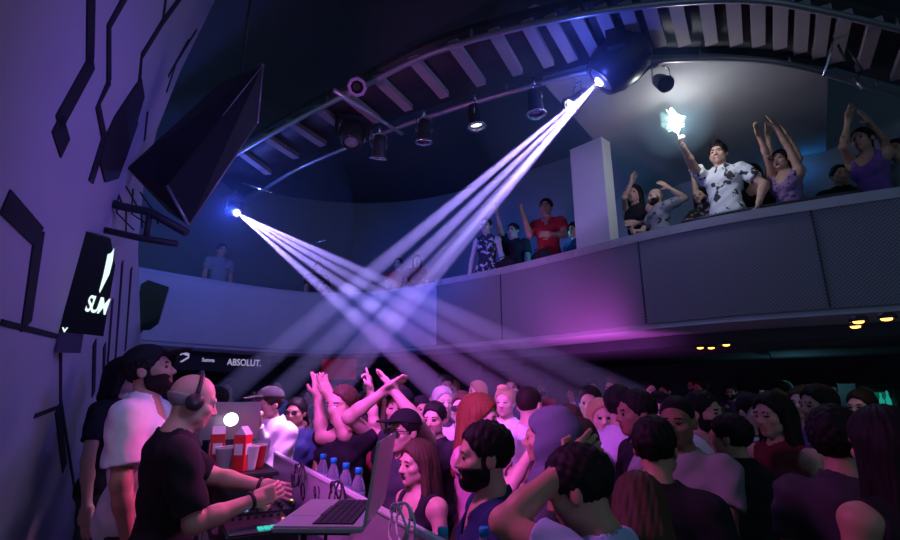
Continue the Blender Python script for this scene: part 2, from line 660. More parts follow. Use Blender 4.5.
            w_ = wrinkle * (.0035 * np.sin(x * 28 + z * 30 + seed) * np.sin(z * 22 - x * 15 + seed) + .0025 * np.sin(z * 60 + x * 40 + y * 30))
            d = d + w_
            return np.maximum(d, (hem - .93) - z)
        pts = [t((0, 0, -.12)), t((0, 0, .55)), t((sw + .1, 0, .5)), t((-sw - .1, 0, .5))]
        for S, E, W, tt in sl: pts += [S, E] + ([W] if W is not None else [])
        lo = np.min(pts, 0) - .2; hi = np.max(pts, 0) + .2
        f.top = polygonize(tf, lo, hi, h * 1.25, 'top')[0]
    if lower:
        hips = [T[2]]

        def lf(Pp):
            d = smin(ev(Pp, hips), ev(Pp, [p for i, p in enumerate(Lg) if i % 4 != 3]), .03) - .009
            d = d + .003 * np.sin(Pp[:, 2] * 50 + Pp[:, 0] * 30)
            return np.maximum(np.maximum(d, .06 - Pp[:, 2]), Pp[:, 2] - .97)
        f.trousers = polygonize(lf, (-.3, -.22, 0), (.3, .25, 1.05), max(.012, h * 1.5), 'trousers')[0]

        def sf(Pp):
            d = np.minimum(ev(Pp, [Lg[3]]), ev(Pp, [Lg[7]])) - .012
            return np.maximum(d, .0 - Pp[:, 2])
        f.shoes = polygonize(sf, (-.22, -.16, -.02), (.22, .24, .13), .012, 'shoes')[0]
    return f
# ------------------------------------------------------------------ render look, world
scn.view_settings.view_transform = 'Standard'
scn.view_settings.look = 'None'
scn.view_settings.exposure = 0
scn.view_settings.gamma = 1
scn.cycles.transparent_max_bounces = 64
scn.cycles.max_bounces = 5
scn.cycles.volume_bounces = 0
scn.cycles.use_denoising = True
scn.cycles.sample_clamp_indirect = 4
w = bpy.data.worlds.new('night')
scn.world = w
w.use_nodes = True
w.node_tree.nodes['Background'].inputs[0].default_value = (.15, .27, .38, 1)
w.node_tree.nodes['Background'].inputs[1].default_value = .55

# ------------------------------------------------------------------ palette
M_BLACK = mat('black paint', (.035, .037, .042), .55)
M_BLACKM = mat('black metal', (.05, .052, .058), .38, .5)
M_PLAST = mat('black plastic', (.03, .032, .036), .35)
M_CEIL = mat('ceiling paint', (.085, .092, .105), .9, noise=.15, scale=3)
M_FLOOR = mat('floor', (.06, .06, .065), .5, noise=.3, scale=6)
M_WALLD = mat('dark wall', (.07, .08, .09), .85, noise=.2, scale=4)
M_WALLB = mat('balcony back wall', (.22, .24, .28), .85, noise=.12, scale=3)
M_PALE = mat('pale render', (.55, .53, .56), .85, noise=.08, scale=2.5, bump=.05)
M_SHADE = mat('painted wall shade', (.02, .02, .028), .8)  # dark colour standing in for shade on the left wall
M_GREY = mat('grey soffit', (.34, .33, .34), .85, noise=.12, scale=2)
M_SLAT = mat('pale slat', (.36, .30, .30), .7, noise=.06, scale=6)
M_COLM = mat('pale column', (.62, .60, .62), .8, noise=.04, scale=5)
M_PIPE = mat('pipe', (.42, .40, .43), .35, .6)
M_WHITE = mat('white plastic', (.8, .8, .8), .45)
M_CHROME = mat('polished metal', (.75, .76, .8), .22, 1.)
M_GLASSY = mat('lens glass', (.35, .36, .42), .1, .3)
M_ALU = mat('brushed aluminium', (.62, .61, .64), .38, .6)
M_RED = mat('red print', (.75, .03, .04), .45)
M_CORD = mat('cord', (.03, .03, .035), .5)


def emis(name, col, s):
    return mat('glow ' + name, (.02, .02, .02), .5, emit=col, estr=s)


def haze_mat(name, dens, col=(1, 1, 1), an=0.):
    m = bpy.data.materials.new(name)
    m.use_nodes = True
    nt = m.node_tree
    nt.nodes.clear()
    o = nt.nodes.new('ShaderNodeOutputMaterial')
    v = nt.nodes.new('ShaderNodeVolumeScatter')
    v.inputs['Color'].default_value = (*col, 1)
    v.inputs['Density'].default_value = dens
    v.inputs['Anisotropy'].default_value = an
    nt.links.new(v.outputs[0], o.inputs['Volume'])
    return m


# ------------------------------------------------------------------ left wall (leans a little into the room)
WP = Vector((-1.95, 2.0, 1.8))
WU = Vector((-.46, .888, 0)).normalized()
WN = Vector((.888, .46, 0)).normalized()
WV = (Vector((0, 0, 1)) + WN * .12).normalized()
WNN = WU.cross(WV).normalized()
if WNN.dot(WN) < 0: WNN = -WNN


def onwall(px, py):
    r = ray(px, py)
    c = Vector((0, 0, ZC))
    t = (WP - c).dot(WNN) / r.dot(WNN)
    q = c + r * t - WP
    return q.dot(WU), q.dot(WV)


WM = basis(WP, WU, WV, WNN)
bm = bmesh.new()
edge = [onwall(*p) for p in ((141, 480), (141, 345), (138, 250), (143, 190), (157, 130), (180, 72), (217, -4), (232, -40))]
low = min(-1.8, onwall(141, 480)[1])
poly = [(-4.0, -1.95), (edge[0][0], -1.95)] + edge[1:] + [(-4.0, edge[-1][1])]
prism(bm, poly, -.14, WM)


def strip(px, wid, h=.03, mi=1):  # flat dark strips: shade of panel sides and grooves put in as colour
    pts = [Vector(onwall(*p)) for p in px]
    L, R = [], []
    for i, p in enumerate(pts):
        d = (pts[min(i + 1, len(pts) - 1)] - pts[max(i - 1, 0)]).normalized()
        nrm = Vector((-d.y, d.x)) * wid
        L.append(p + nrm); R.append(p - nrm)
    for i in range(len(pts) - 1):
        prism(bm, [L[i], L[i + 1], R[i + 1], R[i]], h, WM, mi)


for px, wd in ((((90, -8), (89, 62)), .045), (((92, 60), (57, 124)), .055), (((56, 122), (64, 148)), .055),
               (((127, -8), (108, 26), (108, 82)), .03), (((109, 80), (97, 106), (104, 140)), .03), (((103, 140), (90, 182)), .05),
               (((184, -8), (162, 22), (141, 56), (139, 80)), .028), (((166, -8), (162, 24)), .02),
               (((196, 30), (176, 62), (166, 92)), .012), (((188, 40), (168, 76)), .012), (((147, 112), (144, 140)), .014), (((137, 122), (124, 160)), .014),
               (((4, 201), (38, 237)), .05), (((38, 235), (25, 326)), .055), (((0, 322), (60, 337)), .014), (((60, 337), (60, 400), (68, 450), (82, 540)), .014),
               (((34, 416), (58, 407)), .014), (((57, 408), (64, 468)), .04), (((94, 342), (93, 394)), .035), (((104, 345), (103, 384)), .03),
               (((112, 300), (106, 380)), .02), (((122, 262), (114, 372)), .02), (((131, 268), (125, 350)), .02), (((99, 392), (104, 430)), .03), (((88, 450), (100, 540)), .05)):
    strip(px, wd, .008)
struct('wall_left', bm, [M_PALE, M_SHADE])
bm = bmesh.new()    # dark lozenge: the hanging screen's shadow painted onto the wall
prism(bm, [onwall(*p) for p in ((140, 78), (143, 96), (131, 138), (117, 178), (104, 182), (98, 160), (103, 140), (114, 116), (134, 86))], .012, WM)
struct('wall_shade', bm, [M_SHADE])

# ------------------------------------------------------------------ floor, dark walls, ceiling
bm = bmesh.new(); box(bm, (1.5, 5, -.05), (18, 17, .1)); struct('floor', bm, M_FLOOR)
bm = bmesh.new(); box(bm, (1.2, 12.6, 3.2), (18, .2, 6.6)); struct('wall_back', bm, M_WALLD)
bm = bmesh.new(); box(bm, (8.6, 6.2, 3.2), (.2, 12.6, 6.6)); struct('wall_right', bm, M_WALLD)
bm = bmesh.new(); box(bm, (1.4, 6.4, 6.45), (17, 12.6, .1)); struct('ceiling', bm, M_CEIL)

# ------------------------------------------------------------------ balcony: parapet, floor, soffit, back wall
ZT, ZB = 3.6, 2.62
PATH0 = [(-5.4, 5.6), (-4.75, 6.5), (-4.1, 7.3), (-3.3, 8.1), (-2.55, 8.55), (-1.8, 8.6), (-1.05, 8.3), (-.22, 7.7), (.75, 6.9), (1.5, 6.12), (2.2, 5.35), (2.85, 4.77), (3.5, 4.36), (4.07, 4.05), (4.9, 3.65), (5.8, 3.2)]


def smooth(path, n=4):
    out = []
    P = [Vector((*p, 0)) for p in path]
    for i in range(len(P) - 1):
        p0, p1, p2, p3 = P[max(i - 1, 0)], P[i], P[i + 1], P[min(i + 2, len(P) - 1)]
        for k in range(n):
            t = k / n
            out.append(.5 * (2 * p1 + (p2 - p0) * t + (2 * p0 - 5 * p1 + 4 * p2 - p3) * t * t + (3 * p1 - p0 - 3 * p2 + p3) * t ** 3))
    out.append(P[-1])
    return out


PATH = smooth(PATH0)


def offs(path, d):
    out = []
    for i, p in enumerate(path):
        t = (path[min(i + 1, len(path) - 1)] - path[max(i - 1, 0)]).normalized()
        out.append(p + Vector((-t.y, t.x, 0)) * d)
    return out


def ribbon(bm, A, zA, B, zB, mi=0):
    """closed thin wall between path A (bottom..top) - makes quads between two 3d polylines"""
    va = [bm.verts.new((p.x, p.y, zA)) for p in A]
    vb = [bm.verts.new((p.x, p.y, zB)) for p in B]
    for i in range(len(A) - 1):
        f = bm.faces.new((va[i], va[i + 1], vb[i + 1], vb[i])); f.material_index = mi; f.smooth = True
    return va, vb


def wallpath(bm, path, z0, z1, th, mi=0):
    O = offs(path, th)
    rows = []
    for P, z in ((path, z0), (path, z1), (O, z1), (O, z0)):
        rows.append([bm.verts.new((p.x, p.y, z)) for p in P])
    for a, b in ((0, 1), (1, 2), (2, 3), (3, 0)):
        for i in range(len(path) - 1):
            f = bm.faces.new((rows[a][i], rows[a][i + 1], rows[b][i + 1], rows[b][i])); f.material_index = mi
    bm.faces.new([r[0] for r in rows]); bm.faces.new([r[-1] for r in rows][::-1])


# perforated sheet: fine staggered holes
def perf_mat():
    m = mat('perforated sheet', (.42, .40, .43), .6)
    nt = m.node_tree
    b = nt.nodes['Principled BSDF']
    tc = nt.nodes.new('ShaderNodeUVMap'); tc.uv_map = 'UVMap'
    mp = nt.nodes.new('ShaderNodeMapping')
    mp.inputs['Rotation'].default_value = (0, 0, PI / 4)
    mp.inputs['Scale'].default_value = (40, 40, 40)
    fr = nt.nodes.new('ShaderNodeVectorMath'); fr.operation = 'FRACTION'
    sb = nt.nodes.new('ShaderNodeVectorMath'); sb.operation = 'SUBTRACT'; sb.inputs[1].default_value = (.5, .5, 0)
    ln = nt.nodes.new('ShaderNodeVectorMath'); ln.operation = 'LENGTH'
    mr = nt.nodes.new('ShaderNodeMapRange')
    mr.inputs['From Min'].default_value = .22; mr.inputs['From Max'].default_value = .55
    cr = nt.nodes.new('ShaderNodeMix'); cr.data_type = 'RGBA'
    cr.inputs[6].default_value = (.12, .12, .13, 1); cr.inputs[7].default_value = (.30, .28, .32, 1)
    nt.links.new(tc.outputs[0], mp.inputs[0]); nt.links.new(mp.outputs[0], fr.inputs[0]); nt.links.new(fr.outputs[0], sb.inputs[0])
    nt.links.new(sb.outputs[0], ln.inputs[0]); nt.links.new(ln.outputs['Value'], mr.inputs['Value']); nt.links.new(mr.outputs[0], cr.inputs[0])
    nt.links.new(cr.outputs[2], b.inputs['Base Color'])
    return m


M_PERF = perf_mat()
iC = 4 * 7      # corner of the gallery where the plain front changes to perforated sheet
bm = bmesh.new()
wallpath(bm, PATH[:iC + 1], ZB, ZT, .10)
struct('wall_gallery', bm, M_PALE)
bm = bmesh.new()
SEG = PATH[iC:]
wallpath(bm, SEG, ZB, ZT, .10)
uv = bm.loops.layers.uv.new('UVMap')
cum = {}
acc_ = 0
for i, p in enumerate(SEG):
    if i: acc_ += (p - SEG[i - 1]).length
    cum[(round(p.x, 4), round(p.y, 4))] = acc_
for f in bm.faces:
    for l in f.loops:
        k = (round(l.vert.co.x, 4), round(l.vert.co.y, 4))
        u = cum.get(k)
        if u is None: u = min(cum.items(), key=lambda c: (c[0][0] - k[0]) ** 2 + (c[0][1] - k[1]) ** 2)[1]
        l[uv].uv = (u, l.vert.co.z)
# joint strips between sheets
for px in (495, 640, 825):
    j = min(SEG, key=lambda p: abs((450 + FPX * p.x / (p.y * CT + (3.1 - ZC) * ST)) - px))
    i = SEG.index(j)
    t = (SEG[min(i + 1, len(SEG) - 1)] - SEG[max(i - 1, 0)]).normalized()
    box(bm, (j.x + t.y * .004, j.y - t.x * .004, (ZT + ZB) / 2), (.012, .016, ZT - ZB - .01), rotz_m := Matrix.Rotation(math.atan2(t.y, t.x), 3, 'Z'), 1)
struct('wall_parapet', bm, [M_PERF, M_BLACK])
# ribbed capping along the parapet
bm = bmesh.new()
tube(bm, [Vector((p.x, p.y, ZT + .02)) for p in offs(PATH, .05)], .055, 8)
D = smooth([(p.x, p.y) for p in offs(PATH[iC:], .05)], 10)
for i in range(0, len(D) - 1, 1):
    t = (D[i + 1] - D[i]).normalized()
    box(bm, (D[i].x, D[i].y, ZT + .03), (.018, .135, .10), Matrix.Rotation(math.atan2(t.y, t.x), 3, 'Z'))
struct('trim_2', bm, mat('capping', (.5, .47, .5), .5))
# handrail behind the capping
bm = bmesh.new()
HR = offs(PATH[4 * 10 + 2:4 * 13], .22)
tube(bm, [Vector((p.x, p.y, ZT + .17)) for p in HR], .022, 8)
for p in HR[::5]: tube(bm, [Vector((p.x, p.y, ZB + .05)), Vector((p.x, p.y, ZT + .17))], .016, 6)
struct('trim_3', bm, M_BLACKM)
# slab: soffit under and floor over
bm = bmesh.new()
O = offs(PATH, 4.2)
O = [Vector((p.x, min(p.y, 12.45), 0)) for p in O]
I = offs(PATH, .0)
a0, b0 = ribbon(bm, offs(PATH, .11), ZB + .185, O, ZB + .185)
a1, b1 = ribbon(bm, I, ZB - .06, O, ZB - .06)
for i in range(len(I) - 1):
    bm.faces.new((a0[i], a0[i + 1], a1[i + 1], a1[i])); bm.faces.new((b0[i], b0[i + 1], b1[i + 1], b1[i]))
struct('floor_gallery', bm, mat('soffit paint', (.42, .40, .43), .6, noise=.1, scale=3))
# deeper, lower dark soffit behind the lit lip
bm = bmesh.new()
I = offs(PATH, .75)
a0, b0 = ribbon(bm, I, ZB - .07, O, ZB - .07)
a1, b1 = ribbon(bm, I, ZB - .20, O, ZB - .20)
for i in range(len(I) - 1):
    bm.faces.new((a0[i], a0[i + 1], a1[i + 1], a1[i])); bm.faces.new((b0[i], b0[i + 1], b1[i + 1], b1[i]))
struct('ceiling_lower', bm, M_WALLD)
# walls behind: lower level and gallery level
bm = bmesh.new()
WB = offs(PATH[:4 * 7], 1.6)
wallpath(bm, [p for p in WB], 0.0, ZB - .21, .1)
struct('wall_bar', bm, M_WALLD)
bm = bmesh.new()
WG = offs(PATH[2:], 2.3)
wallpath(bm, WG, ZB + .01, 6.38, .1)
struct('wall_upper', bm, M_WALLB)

# grey soffit over the right-hand gallery
bm = bmesh.new()
ZS = 5.13
prism(bm, [(onz(*p, ZS).x, onz(*p, ZS).y) for p in ((543, 83), (590, 70), (640, 62), (720, 60), (770, 64), (828, 74), (826, 150), (826, 200), (720, 206), (655, 206), (612, 160))], .08, Matrix.Translation((0, 0, ZS)))
struct('ceiling_soffit', bm, M_GREY)
# square column on the parapet
cp = PATH[min(range(len(PATH)), key=lambda i: abs(450 + FPX * PATH[i].x / (PATH[i].y * CT + (3.6 - ZC) * ST) - 600))]
bm = bmesh.new()
rz = math.radians(-48)
cc = at(600, 250, 6.0)
box(bm, (cc.x + .02, cc.y + .14, (ZT + ZS) / 2 + .02), (.48, .22, ZS - ZT - .06), Matrix.Rotation(rz, 3, 'Z'))
struct('column', bm, M_COLM)

# ------------------------------------------------------------------ slatted ceiling ring and its pipes
ZR = 5.12
PAIRS = [((205, 172), (240, 205)), ((250, 145), (290, 172)), ((300, 117), (345, 147)), ((357, 88), (400, 125)), ((430, 52), (470, 102)), ((510, 28), (540, 82)), ((560, 17), (590, 70)), ((612, 8), (633, 62)),
         ((660, 2), (675, 58)), ((720, -2), (726, 57)), ((770, 0), (770, 60)), ((815, 8), (810, 68)), ((860, 18), (845, 78)), ((930, 35), (905, 95))]
OUT = smooth([tuple(onz(*p[0], ZR))[:2] for p in PAIRS], 4)
INN = smooth([tuple(onz(*p[1], ZR))[:2] for p in PAIRS], 4)
bm = bmesh.new()
a0, b0 = ribbon(bm, OUT, ZR + .10, INN, ZR + .10)
a1, b1 = ribbon(bm, OUT, ZR + .16, INN, ZR + .16)
for i in range(len(OUT) - 1):
    bm.faces.new((a0[i], a0[i + 1], a1[i + 1], a1[i])); bm.faces.new((b0[i], b0[i + 1], b1[i + 1], b1[i]))
struct('ceiling_ring', bm, M_BLACK)
bm = bmesh.new()
for i in range(3, len(OUT) - 1, 2):
    a, b = OUT[i], INN[i]
    d = (b - a)
    a2 = a + d * .05; b2 = a + d * .80
    m = (a2 + b2) / 2
    box(bm, (m.x, m.y, ZR + .055), ((b2 - a2).length, .11, .07), Matrix.Rotation(math.atan2(d.y, d.x), 3, 'Z'))
struct('ceiling_slats', bm, M_SLAT)
for nm, PP, lab in (('truss_pipe', OUT, 'outer curved lighting pipe along the upper edge of the slatted ceiling ring'), ('truss_pipe', INN, 'inner curved lighting pipe that the row of spotlights hangs from')):
    bm = bmesh.new()
    tube(bm, [Vector((p.x, p.y, ZR - .02)) for p in PP], .03, 8)
    for p in PP[2::8]: tube(bm, [Vector((p.x, p.y, ZR - .02)), Vector((p.x, p.y, ZR + .10))], .012, 6)
    obj(nm, bm, M_PIPE, label=lab, cat='pipe', group='curved lighting pipes')
bm = bmesh.new()
tube(bm, [onz(334, 90, ZR - .06), onz(402, 134, ZR - .06)], .025, 8)
obj('cross_bar', bm, mat('bright pipe', (.6, .58, .6), .3, .7), label='short straight bar bridging the two curved pipes above the large unlit lamp', cat='pipe')


# ------------------------------------------------------------------ fixtures
def par_can(name, px, py, d, to, label, s=1., lens=M_GLASSY, body=M_BLACKM, group='spotlights hanging from the curved pipe', ring=True, cat='spotlight'):
    p = at(px, py, d)
    r = empty(name, p, 0, label, cat, group)
    dr = (Vector(to) - p).normalized()
    A = aim((0, 0, 0), dr)
    bm = bmesh.new()
    lathe(bm, [(.03 * s, -.16 * s), (.062 * s, -.14 * s), (.075 * s, -.06 * s), (.085 * s, .10 * s), (.088 * s, .12 * s), (.078 * s, .12 * s), (.078 * s, .085 * s)], 20, A, capt=False)
    obj('body', bm, body, r)
    bm = bmesh.new(); lathe(bm, [(.0785 * s, .083 * s), (.05 * s, .095 * s), (.02 * s, .1 * s)], 20, A)
    obj('lens', bm, lens, r)
    if ring:
        bm = bmesh.new()
        n = 8
        lathe(bm, [(.086 * s, .115 * s), (.112 * s, .118 * s), (.112 * s, .135 * s), (.080 * s, .132 * s), (.080 * s, .118 * s)], n, A, False, False)
        obj('gel_frame', bm, M_CHROME, r)
    bm = bmesh.new()
    u = A.to_3x3() @ Vector((1, 0, 0))
    tp = Vector((0, 0, .21 * s))
    for sg in (1, -1): tube(bm, [u * sg * .085 * s, u * sg * .098 * s + Vector((0, 0, .04)) * s, u * sg * .09 * s + tp * .8, tp], .008 * s, 6)
    tube(bm, [tp, tp + Vector((0, 0, .09 * s))], .016 * s, 6)
    obj('yoke', bm, M_CHROME, r)
    return r


def mover(name, px, py, d, to, label, s=1., lit=None, up=True):
    """moving-head lamp: base, two-armed yoke, rounded head with lens"""
    p = at(px, py, d)
    r = empty(name, p, 0, label, 'moving light')
    dr = (Vector(to) - p).normalized()
    A = aim((0, 0, 0), dr)
    bm = bmesh.new()
    lathe(bm, [(.05 * s, -.23 * s), (.13 * s, -.215 * s), (.185 * s, -.14 * s), (.2 * s, -.02 * s), (.185 * s, .09 * s), (.15 * s, .17 * s), (.135 * s, .19 * s), (.125 * s, .19 * s), (.12 * s, .16 * s)], 28, A, capt=False)
    for k in range(6):
        a = k * PI / 3
        box(bm, A @ Vector((.185 * s * math.cos(a), .185 * s * math.sin(a), -.06 * s)), (.03 * s, .05 * s, .16 * s), A.to_3x3() @ Matrix.Rotation(a, 3, 'Z'))
    obj('head', bm, M_PLAST, r)
    bm = bmesh.new(); lathe(bm, [(.122 * s, .155 * s), (.1 * s, .178 * s), (.05 * s, .19 * s), (.01 * s, .193 * s)], 28, A)
    obj('lens', bm, lit or M_GLASSY, r)
    u = A.to_3x3() @ Vector((1, 0, 0))
    bm = bmesh.new()
    for sg in (1, -1):
        for k in range(5):
            z0 = k * .07 * s
            box(bm, u * sg * .235 * s + Vector((0, 0, z0)), (.055 * s, .12 * s, .08 * s), Matrix.Rotation(math.atan2(u.y, u.x), 3, 'Z'))
    box(bm, (0, 0, .33 * s), (.52 * s, .13 * s, .06 * s), Matrix.Rotation(math.atan2(u.y, u.x), 3, 'Z'))
    obj('yoke', bm, M_PLAST, r)
    bm = rbox((0, 0, .42 * s), (.36 * s, .30 * s, .12 * s), .02 * s, 2, Matrix.Rotation(math.atan2(u.y, u.x), 4, 'Z'))
    obj('base', bm, M_PLAST, r)
    bm = bmesh.new()
    tube(bm, [Vector((0, 0, .47 * s)), Vector((0, 0, .62 * s))], .02, 8)
    obj('clamp', bm, M_CHROME, r)
    return r


LIT = emis('beam lamp', (.80, .74, 1), 60)
cr_t = (0, 4.5, 1.6)
mover('moving_head', 352, 135, 5.9, (-.8, 3.5, 0), 'large unlit black moving light hanging left of the first small spotlight', .80)
for (px, py, s, t, lab, lens) in ((379, 148, .95, (-1.2, 6.5, 0), 'small chrome spotlight hanging just right of the large unlit lamp', emis('par lamp', (1, .85, 1), 1.2)),
                                  (424, 132, .95, (-.4, 5.6, 0), 'small spotlight with mauve glass, second of the hanging row', mat('mauve gel', (.4, .18, .5), .2)),
                                  (475, 117, .95, (.9, 4.5, 0), 'small spotlight with white frosted lens, third of the hanging row', emis('par white', (.95, .97, 1), 1.6)),
                                  (535, 103, 1., (1.2, 4.6, 0), 'dim spotlight hanging beside the top of the crossing beams', mat('mauve gel', (.4, .18, .5), .2))):
    d = 5.5 - (px - 379) * .0035
    par_can('par_spotlight', px, py, d, t, lab, s, lens)
par_can('par_spotlight', 662, 82, 4.9, (2.1, 2.6, 3.2), 'dark spotlight hanging from grey soffit right of the big bright lamp', .95, M_PLAST, mat('plum paint', (.10, .07, .11), .5), ring=False)
for px, py, lab in ((357, 87, 'round lamp with mauve octagonal frame on outer pipe above the unlit moving light'), (535, 15, 'round lamp with mauve octagonal frame on outer pipe near top of picture')):
    p = at(px, py, 4.9)
    r = empty('ring_lamp', p, 0, lab, 'spotlight', 'octagonal framed lamps on the outer pipe')
    A = aim((0, 0, 0), (Vector((0.2, .2, 1.8)) - p))
    bm = bmesh.new(); lathe(bm, [(.06, -.16), (.075, -.1), (.078, .0)], 16, A, capt=False); obj('body', bm, M_BLACKM, r)
    bm = bmesh.new(); lathe(bm, [(.066, .0), (.1, .0), (.1, .02), (.066, .02), (.066, .0)], 8, A, False, False); obj('gel_frame', bm, mat('mauve frame', (.55, .35, .6), .4), r)
    bm = bmesh.new(); lathe(bm, [(.07, -.02), (.03, -.01)], 16, A); obj('lens', bm, M_PLAST, r)
SRC_R = at(598, 83, 4.75)
SRC_L = at(237, 213, 7.2)
for src, tgt, s_, lab in ((SRC_R, at(366, 318, 5.2), 1.30, 'big round black moving light firing the right-hand white beams'), (SRC_L, at(500, 376, 4.4), .55, 'bright moving light above the rear gallery firing the left-hand beams')):
    dd_ = (tgt - src).normalized()
    hc_ = src - dd_ * .205 * s_
    dz = hc_ - Vector((0, 0, ZC)); dep = dz.y * CT + dz.z * ST; up_ = -dz.y * ST + dz.z * CT
    mh = mover('moving_head', 450 + FPX * dz.x / dep, 270 - FPX * up_ / dep, dep, tgt, lab, s_)
    bm = bmesh.new(); lathe(bm, [(.045, .0), (.04, .012), (.02, .02)], 16, aim(dd_ * .193 * s_, dd_)); obj('lamp', bm, LIT, mh)
# second small lamp in the beam just below the big one
par_can('par_spotlight', 578, 100, 5.1, at(470, 190, 4.6), 'small spotlight glaring inside the beam just below the big moving light', 1., emis('beam lens', (.8, .74, 1), 8))
bm = bmesh.new(); tube(bm, [at(243, 183, 7.2), at(272, 192, 7.0)], .018, 6)
obj('hanging_bar', bm, M_CHROME, label='thin bright bar hanging above the left beam source', cat='pipe')
bm = bmesh.new(); tube(bm, [at(312, 244, 7.2), at(326, 240, 7.0)], .012, 6)
obj('hanging_bar', bm, M_CHROME, label='tiny bright bar floating mid-room right of the left beams', cat='pipe')
# folded frame of rods at top right
r = empty('rigging_frame', at(842, 40, 4.6), 0, 'folded metal rod frame hanging from the dark ceiling at top right', 'rigging')
o_ = at(842, 40, 4.6)
for a, b, mm in (((839, 8), (836, 32), M_PIPE), ((836, 30), (824, 76), M_CHROME), ((848, 48), (862, 70), M_BLACKM), ((854, 77), (862, 90), M_CHROME), ((838, 45), (846, 62), M_BLACKM), ((862, 70), (856, 80), M_BLACKM)):
    bm = bmesh.new(); tube(bm, [at(*a, 4.6) - o_, at(*b, 4.55) - o_], .012, 6); obj('rod', bm, mm, r)
bm = bmesh.new(); tube(bm, [at(839, 8, 4.6) - o_, Vector((at(839, 8, 4.6).x, at(839, 8, 4.6).y, 6.4)) - o_], .006, 6); obj('suspension_cable', bm, M_BLACKM, r)
for px, py in ((880, 20),):
    pass

# ------------------------------------------------------------------ beams in the haze: real spots inside real cones of haze
BEAM_M = haze_mat('beam haze', .5, (.93, .90, 1))
def beam(src, end, ang, power, label, group, col, ext=1.0):
    src = Vector(src); end = Vector(end)
    d = end - src
    d = d * ((.85 - src.z) / d.z)
    L = d.length
    dn = d.normalized()
    s0 = src - dn * .02
    r1 = L * math.tan(math.radians(ang) * .5)
    A = aim(s0, dn)
    bm = bmesh.new()
    lathe(bm, [(.022, .03), (r1 + .022, L)], 24, A)
    obj('light_beam', bm, BEAM_M, label=label, cat='light beam', group=group)
    light('beam_spot', 'SPOT', s0 + dn * .035, col, power, end, spot_size=math.radians(ang) * 1.25, spot_blend=.6, shadow_soft_size=.008)


BC = (.33, .25, 1.0)
RB = [((338, 300), 5.6), ((352, 322), 5.3), ((375, 330), 5.2), ((398, 318), 5.1)]
names_r = ['uppermost', 'second', 'third', 'lowermost']
for (p, d), n in zip(RB, names_r):
    beam(SRC_R, at(*p, d), 3.1, 36000, f'{n} white beam slanting down left from the big moving light', 'beams from the big moving light', BC, 1.42)
LB = [((560, 364), 4.6), ((520, 372), 4.5), ((478, 378), 4.4), ((436, 388), 4.3)]
for (p, d), n in zip(LB, ['uppermost', 'second', 'third', 'lowermost']):
    beam(SRC_L, at(*p, d), 2.4, 46000, f'{n} white beam slanting down right from the rear gallery lamp', 'beams from the rear gallery lamp', BC, 1.3)
# blue glow of thin haze round each source
for src, rad, pw, nm, lab in ((SRC_L, 1.75, 42, 'haze', 'blue glowing haze around the left beam source'), (SRC_R + Vector((-.2, -.1, -.15)), 1.1, 16, 'haze', 'blue violet glowing haze around the right beam source')):
    bm = bmesh.new(); bmesh.ops.create_icosphere(bm, subdivisions=3, radius=rad, matrix=Matrix.Translation(src))
    obj(nm, bm, haze_mat('blue haze', .075, (.5, .6, 1)), kind='stuff', label=lab, cat='haze')
    light('lamp_flare', 'POINT', src + Vector((-.02, -.22, -.05)), (.06, .12, 1), pw, shadow_soft_size=.05)

# ------------------------------------------------------------------ signs, screen, brackets on the left
def text_mesh(txt, size, depth=.002, space=1.):
    cu = bpy.data.curves.new('lettering', 'FONT')
    cu.body = txt; cu.size = size; cu.extrude = depth; cu.align_x = 'CENTER'; cu.align_y = 'CENTER'; cu.space_character = space; cu.offset = .006 * size / .1 * .3
    o = bpy.data.objects.new('lettering', cu)
    COL.objects.link(o)
    dg = bpy.context.evaluated_depsgraph_get()
    me = bpy.data.meshes.new_from_object(o.evaluated_get(dg))
    bpy.data.objects.remove(o)
    me.materials.clear()
    return me


M_SIGNW = emis('sign white', (.80, 1, .97), 1.1)
# lit box sign on the left wall
d_ = 2.95
A_, B_, C_, D_ = at(97, 236, d_), at(113, 240, d_), at(99, 335, d_), at(70, 331, d_)
cen = at(92, 285, d_)
upv = (at(100, 238, d_) - at(84, 333, d_)).normalized()
rt = ray(92, 285).cross(upv).normalized()
fw = rt.cross(upv).normalized()
if fw.dot(ray(92, 285)) > 0: fw = -fw
rt = upv.cross(fw).normalized()
Ms = basis(cen, rt, upv, fw)
r = empty('lit_sign', cen, 0, 'tall black box sign with glowing white slash and letters on the left wall', 'sign')
hh = 96 / 480 * d_ / 2
bm = bmesh.new()
M3 = Ms.to_3x3().to_4x4()
prism(bm, [(-.12, -hh), (.10, -hh - .02), (.10, hh - .16), (.055, hh), (-.085, hh + .03)], -.22, M3)
obj('housing', bm, mat('sign black', (.012, .013, .015), .35), r)
bm = bmesh.new()
prism(bm, [(.052, .20), (.068, .21), (.080, .245), (.083, .16), (.078, .08), (.045, -.045), (.04, -.03), (.047, .06)], .006, M3)
obj('slash_mark', bm, M_SIGNW, r)
me = text_mesh('SUM', .105, .003, .78)
o = obj('lettering', me, M_SIGNW, r)
o.matrix_local = M3 @ Matrix.Translation((.045, -.125, .006)) @ Matrix.Rotation(math.radians(-8), 4, 'Z') @ Matrix.Scale(.62, 4, (1, 0, 0)) @ Matrix.Scale(1.35, 4, (0, 1, 0))
o = obj('small_mark', text_mesh("v", .06), M_SIGNW, r)
o.matrix_local = M3 @ Matrix.Translation((-.095, -.28, .004))
# stub bracket below the sign
bm = bmesh.new(); prism(bm, [(-.12, -hh - .13), (.0, -hh - .13), (.0, -hh - .015), (-.12, -hh - .005)], -.16, M3)
obj('foot_bracket', bm, mat('dull violet metal', (.10, .08, .12), .5), r)

